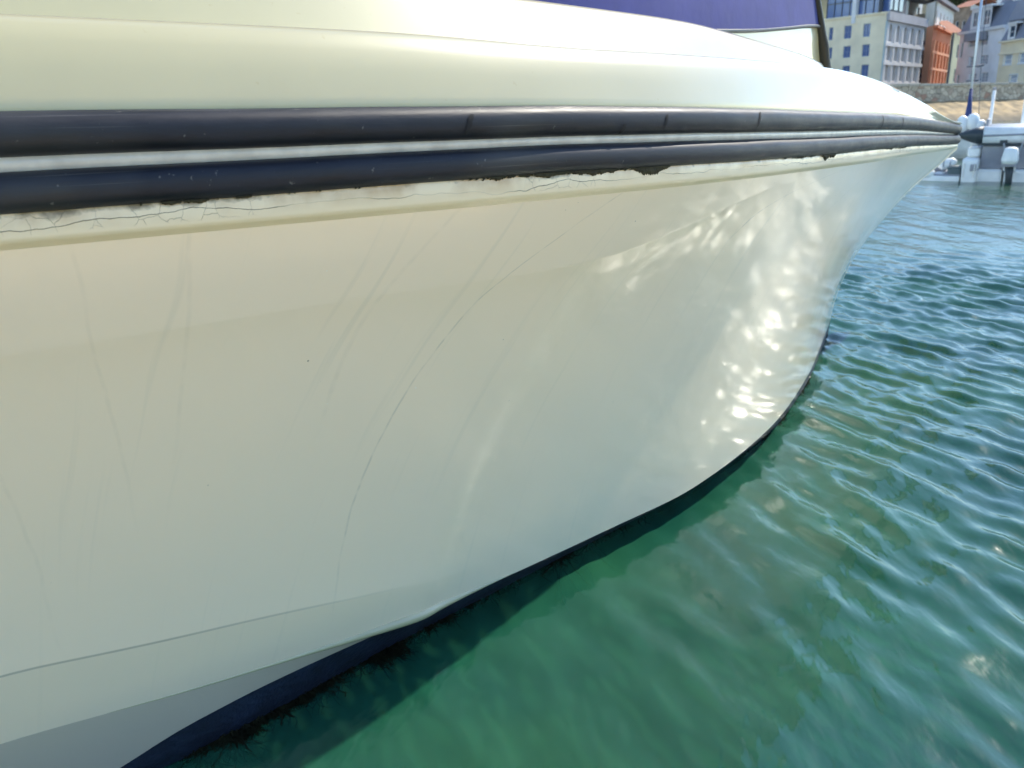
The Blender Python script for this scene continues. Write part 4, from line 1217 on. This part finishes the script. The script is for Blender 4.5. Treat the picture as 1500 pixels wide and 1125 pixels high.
# floating pontoon
pt = empty('floating_pontoon', W(0, 0, 0), PRZ); tag(pt, 'grey floating pontoon on white floats along the far side of the water', 'pontoon')
s0, z_top = pxy(1437, 214); s0b, z_mid = pxy(1437, 247)
def PT(bm, a, b, o0, o1, z0, z1, bev=.01):     # box in pontoon-local axes (x along, y away from camera)
    add_box(bm, ((a + b) / 2, (o0 + o1) / 2, (z0 + z1) / 2), (b - a, o1 - o0, z1 - z0), 0, bev)
bm = bmesh.new(); PT(bm, s0 + .02, 6, .10, 2.2, z_mid + .0, z_top); bm_obj('fascia', bm, greyp, pt)
bm = bmesh.new(); PT(bm, s0 - .02, 6, .04, 2.3, z_top + .004, z_top + .05); bm_obj('deck', bm, darkp, pt)
x = s0 - .1
while x < 6:
    wdt = random.uniform(.50, .62)
    bm = bmesh.new(); PT(bm, x, x + wdt - .03, .0, 2.0, -.18, z_mid - .008, .05); bm_obj('float', bm, plastic, pt, True)
    x += wdt

# inflatable dinghy lying on the pontoon
def dinghy():
    a, z0 = pxy(1439, 199); tz = z0
    r = .165
    root = empty('inflatable_dinghy', W(a, 0, z_top + .05), PRZ + R_(3)); tag(root, 'pale grey inflatable dinghy with dark pointed tube ends lying on the pontoon', 'dinghy')
    bz = tz - (z_top + .05)
    for off in (.15, 1.35):
        path = [(.0, off, bz), (.6, off, bz + .005), (1.6, off, bz + .05), (2.6, off + (.1 if off < .5 else -.1), bz + .13), (3.3, .75, bz + .2)]
        bm = bmesh.new(); add_tube(bm, path, [r, r, r, r * .98, r * .9], 18); bm_obj('tube', bm, hyp, root, True)
        bm = bmesh.new(); add_tube(bm, [(-.42, off, bz + .01), (-.40, off, bz + .01), (-.30, off, bz), (-.12, off, bz), (.01, off, bz)], [.005, .02, .075, .14, r + .003], 18); bm_obj('tube_end', bm, darkp, root, True)
        bm = bmesh.new(); add_tube(bm, [(.02, off - r * .98, bz + .0), (1.6, off - r * .98, bz + .05), (2.6, off - r * .9, bz + .13)], .018, 8); bm_obj('rubbing_band', bm, grey_h, root, True)
    bm = bmesh.new(); add_box(bm, (1.4, .75, bz - .02), (2.8, 1.0, .06), bevel=.02); bm_obj('floor', bm, grey_h, root)
    bm = bmesh.new(); add_box(bm, (.05, .75, bz + .10), (.05, 1.0, .36), bevel=.015); bm_obj('transom', bm, grey_h, root)
    bm = bmesh.new(); add_box(bm, (1.2, .75, bz + .14), (.22, 1.0, .03), bevel=.01); bm_obj('thwart', bm, plastic, root)
    for xk in (.35, 1.9):     # cradle legs that carry it
        bm = bmesh.new(); add_box(bm, (xk, .75, (bz - r) / 2 + .03), (.12, 1.5, max(.06, bz - r + .12)), bevel=.01); bm_obj('chock', bm, darkp, root)
dinghy()

# outboard on a bracket at the pontoon edge
def outboard(u, label):
    a, zb = pxy(u, 245, .25); _, zt = pxy(u, 215, .25)
    root = empty('outboard_motor', W(a, .25, 0), PRZ); tag(root, label, 'outboard motor')
    hh = zt - zb
    bm = bmesh.new(); add_box(bm, (0, 0, zb + hh * .56), (.27, .40, hh * .86), bevel=.09)
    for v in bm.verts:
        if v.co.z > zb + hh * .7: v.co.x *= .86; v.co.y *= .82
    bm_obj('cowl', bm, plastic, root, True)
    bm = bmesh.new(); add_box(bm, (0, .0, zb + .04), (.24, .34, .05), bevel=.015); bm_obj('cowl_band', bm, greyp, root)
    bm = bmesh.new(); add_tube(bm, [(0, 0, zb + .05), (.02, -.01, zb * .5), (.03, -.02, -.15)], [.075, .06, .05], 10); bm_obj('leg', bm, darkp, root, True)
    bm = bmesh.new(); add_box(bm, (.02, -.08, -.02), (.10, .34, .018), bevel=.005); bm_obj('cavitation_plate', bm, darkp, root)
    bm = bmesh.new(); add_box(bm, (0, .24, zb + hh * .1), (.20, .18, .26), bevel=.02); bm_obj('bracket', bm, alu, root)
    bm = bmesh.new(); add_tube(bm, [(-.10, .2, zb + .2), (-.14, .1, zt + .05)], .014, 8); add_tube(bm, [(.10, .2, zb + .2), (.16, .12, zt + .08)], .014, 8); bm_obj('strut', bm, alu, root)
outboard(1478, 'white outboard motor with dark leg hung on the pontoon edge at right')

# small white cruiser stern left of the pontoon
def cruiser():
    a0, _ = pxy(1406, 255, .3); a1, zt = pxy(1437, 208, .3)
    root = empty('white_cruiser', W(a0, .2, 0), PRZ); tag(root, 'small white cruiser with stepped transom moored beside the pontoon', 'boat')
    wdt = a1 - a0
    _, z1 = pxy(1420, 233, .3); _, z2 = pxy(1420, 218, .3)
    bm = bmesh.new(); add_box(bm, (wdt / 2, 1.6, z1 / 2 - .1), (wdt, 3.2, z1 + .2), bevel=.05)
    for v in bm.verts:
        if v.co.z < .1: v.co.x = wdt / 2 + (v.co.x - wdt / 2) * .88
    bm_obj('hull', bm, plastic, root, True)
    bm = bmesh.new(); add_box(bm, (wdt / 2 + .02, .05, z1 * .55), (wdt * .95, .05, .02)); bm_obj('transom_step', bm, greyp, root)
    bm = bmesh.new(); add_box(bm, (wdt * .52, 1.7, (z1 + z2) / 2), (wdt * .86, 2.6, z2 - z1), bevel=.05); bm_obj('cockpit_side', bm, plastic, root, True)
    bm = bmesh.new(); add_box(bm, (wdt * .35, 1.9, z2 + .10), (wdt * .8, 1.8, .26), bevel=.08)
    for v in bm.verts: v.co.z += .03 * math.sin(v.co.x * 9) ; v.co.y += .04 * math.sin(v.co.x * 14)
    bm_obj('cover', bm, plastic, root, True)
    for k, xx in enumerate((.18, .8)):
        bm = bmesh.new(); add_tube(bm, [(wdt * xx, -.03, z1 * .2), (wdt * xx, -.03, z1 * .8)], .012, 8); bm_obj('boarding_rail', bm, alu, root)
    bm = bmesh.new(); add_box(bm, (wdt * .72, -.02, z1 * .62), (.10, .03, .12), bevel=.01); bm_obj('hatch', bm, greyp, root)
cruiser()

# fenders and deck gear left of it, on a finger pontoon
a0, _ = pxy(1338, 262, .2); a1, _ = pxy(1406, 262, .2)
_, zf = pxy(1380, 248, .2)
fp = empty('finger_pontoon', W(a0, .1, 0), PRZ); tag(fp, 'low white finger pontoon behind the bow of the cream boat', 'pontoon')
bm = bmesh.new(); PT(bm, -.6, a1 - a0 - .02, .0, 1.2, -.1, .09, .02); bm_obj('float', bm, plastic, fp)
bm = bmesh.new(); PT(bm, -.6, a1 - a0 - .02, .04, 1.2, .094, .12, .01); bm_obj('decking', bm, greyp, fp)
def gear(name, u, v0, v1, kind, label, cat, mat, off=.0, wpx=20):
    a, zc = pxy(u, (v0 + v1) / 2, -off); _, zt = pxy(u, v0, -off); _, zb = pxy(u, v1, -off)
    wd = pxy(u + wpx / 2, v0, -off)[0] - pxy(u - wpx / 2, v0, -off)[0]
    hh = zt - zb
    root = empty(name, W(a, -off, zb), PRZ); tag(root, label, cat)
    bm = bmesh.new()
    if kind == 'ball':
        add_tube(bm, [(0, 0, hh * t) for t in (0, .06, .2, .4, .6, .8, .93, 1)], [wd * .5 * k for k in (.15, .5, .85, 1, 1, .82, .45, .12)], 16); bm_obj('body', bm, mat, root, True)
        bm = bmesh.new(); add_tube(bm, [(0, 0, hh * .98), (0, 0, hh * 1.1)], .03, 10); bm_obj('eye', bm, darkp, root, True)
    elif kind == 'roll':
        add_tube(bm, [(wd * t, .0, hh * .5 + .02 * math.sin(t * 7)) for t in (-.5, -.46, -.3, 0, .3, .46, .5)], [hh * .5 * k for k in (.3, .75, 1, 1, 1, .75, .3)], 16); bm_obj('body', bm, mat, root, True)
        bm = bmesh.new()
        for t in (-.2, .2): add_tube(bm, [(wd * t - .012, 0, hh * .5), (wd * t + .012, 0, hh * .5)], hh * .53, 16)
        bm_obj('strap', bm, greyp, root, True)
    else:
        add_box(bm, (0, .15, hh / 2), (wd, .34, hh), bevel=min(wd, hh) * .22); bm_obj('body', bm, mat, root, True)
        bm = bmesh.new(); add_box(bm, (0, .15, hh * .86), (wd * 1.04, .36, hh * .10), bevel=.008); bm_obj('lid', bm, mat, root, True)
    return root
gear('mooring_buoy', 1358, 246, 262, 'ball', 'round white mooring buoy nearest the cream bow', 'buoy', plastic, .0, 24)
gear('fender', 1388, 232, 248, 'roll', 'long white rolled fender above the dark tub', 'fender', plastic, .2, 24)
gear('deck_box', 1374, 253, 265, 'box', 'small white box beside the round mooring buoy', 'box', plastic, .06, 13)
gear('tub', 1397, 243, 263, 'box', 'dark grey green tub against the white cruiser', 'tub', simple('tub_grey', (.10, .13, .13), .6), -.02, 20)
gear('locker', 1375, 240, 252, 'box', 'grey low locker under the white fender', 'locker', greyp, .5, 18)
bm = bmesh.new()
a, zc = pxy(1420, 181, -1.2)
fb = empty('fender_bundle', W(a, -1.2, 0), PRZ); tag(fb, 'bundle of white fenders lashed at the foot of the mast', 'fender')
zb_ = pxy(1420, 190, -1.2)[1]; zt_ = pxy(1420, 172, -1.2)[1]
for k, (dx, dz, rr) in enumerate(((-.12, .0, .10), (.06, .04, .11), (.2, -.08, .10), (.24, -.22, .07))):
    bm = bmesh.new(); z_ = (zb_ + zt_) / 2 + dz
    add_tube(bm, [(dx, 0, z_ + t) for t in (-.16, -.13, -.06, .06, .12, .15)], [rr * k_ for k_ in (.3, .8, 1, 1, .75, .25)], 14); bm_obj('fender', bm, plastic, fb, True)

# sailing yacht: low hull behind the pontoon, raked mast with spreaders and blue sail cover
mb = at(1417, 182, 21.5); mt = at(1437, 8, 21.5)
ya = empty('sailing_yacht', (mb[0], mb[1], 0), PRZ); tag(ya, 'sailing yacht behind the pontoon with one tall thin mast and blue sail cover', 'yacht')
def yl(p): q = Vector(p) - Vector((mb[0], mb[1], 0)); return Matrix.Rotation(-PRZ, 3, 'Z') @ q
up = (mt - mb); up = up / np.linalg.norm(up)
zd_ = mb[2] - .05
bm = bmesh.new()
vv = []
for i, t in enumerate(np.linspace(-2.2, 3.2, 15)):
    wv_ = .85 * math.sqrt(max(.02, 1 - ((t + .3) / 3.55) ** 2))
    for k_, (yy, zz) in enumerate(((-wv_, zd_), (-wv_ * .95, zd_ * .45), (-wv_ * .6, -.1), (wv_ * .6, -.1), (wv_ * .95, zd_ * .45), (wv_, zd_))): vv.append((t, yy + .3, zz))
ff = grid_faces(15, 6) + [tuple(range(6)), tuple(range(84, 90))] + [(i * 6, i * 6 + 5, i * 6 + 11, i * 6 + 6) for i in range(14)]
mesh_obj('hull', vv, ff, plastic, ya, True)
bm = bmesh.new(); add_tube(bm, [yl(mb - up * .3), yl(mb + up * 6.5)], .032, 10); bm_obj('mast', bm, alu, ya, True)
bm = bmesh.new(); add_tube(bm, [yl(mb + up * .05), yl(mb + up * .2), yl(mb + up * .45), yl(mb + up * .9)], [.06, .085, .06, .036], 10); bm_obj('sail_cover', bm, navy, ya, True)
Rr = np.array([pd[0], pd[1], 0])
for (u, v, hw) in ((1424, 97, .16), (1421, 118, .14)):
    dm = np.dot(at(u, v, 21.5) - mb, up); c_ = mb + up * dm
    bm = bmesh.new(); add_tube(bm, [yl(c_ - Rr * hw), yl(c_), yl(c_ + Rr * hw)], .018, 8); bm_obj('spreader', bm, dark_fr, ya)
bm = bmesh.new(); add_tube(bm, [yl(mb + Rr * .26 - up * .2), yl(at(1437, 96, 21.5)), yl(mb + up * 6.3)], .008, 6); bm_obj('shroud', bm, dark_fr, ya)
bm = bmesh.new(); add_tube(bm, [yl(at(1432, 97, 21.45)), yl(at(1437, 96, 21.45)), yl(at(1441, 95, 21.45))], .03, 8); bm_obj('radar_reflector', bm, dark_fr, ya)

# white mooring piles
for i, (u0, v0, u1, v1, d_, lb) in enumerate(((1449.5, 184, 1455, 131, 22, 'thin white pile standing left behind the dinghy'), (1498, 178, 1503, 128, 21, 'thin white pile at the right edge behind the dinghy'))):
    p0 = at(u0, v0, d_); p1 = at(u1, v1, d_)
    r = empty('mooring_pile', (p0[0], p0[1], 0)); tag(r, lb, 'pile', 'white mooring piles')
    bm = bmesh.new(); add_tube(bm, [(0, 0, -1), (0, 0, p1[2])], .038, 12); bm_obj('post', bm, plastic, r, True)
    bm = bmesh.new(); add_tube(bm, [(0, 0, p1[2] - .02), (0, 0, p1[2] + .03), (0, 0, p1[2] + .06)], [.046, .046, .01], 12); bm_obj('cap', bm, greyp, r, True)
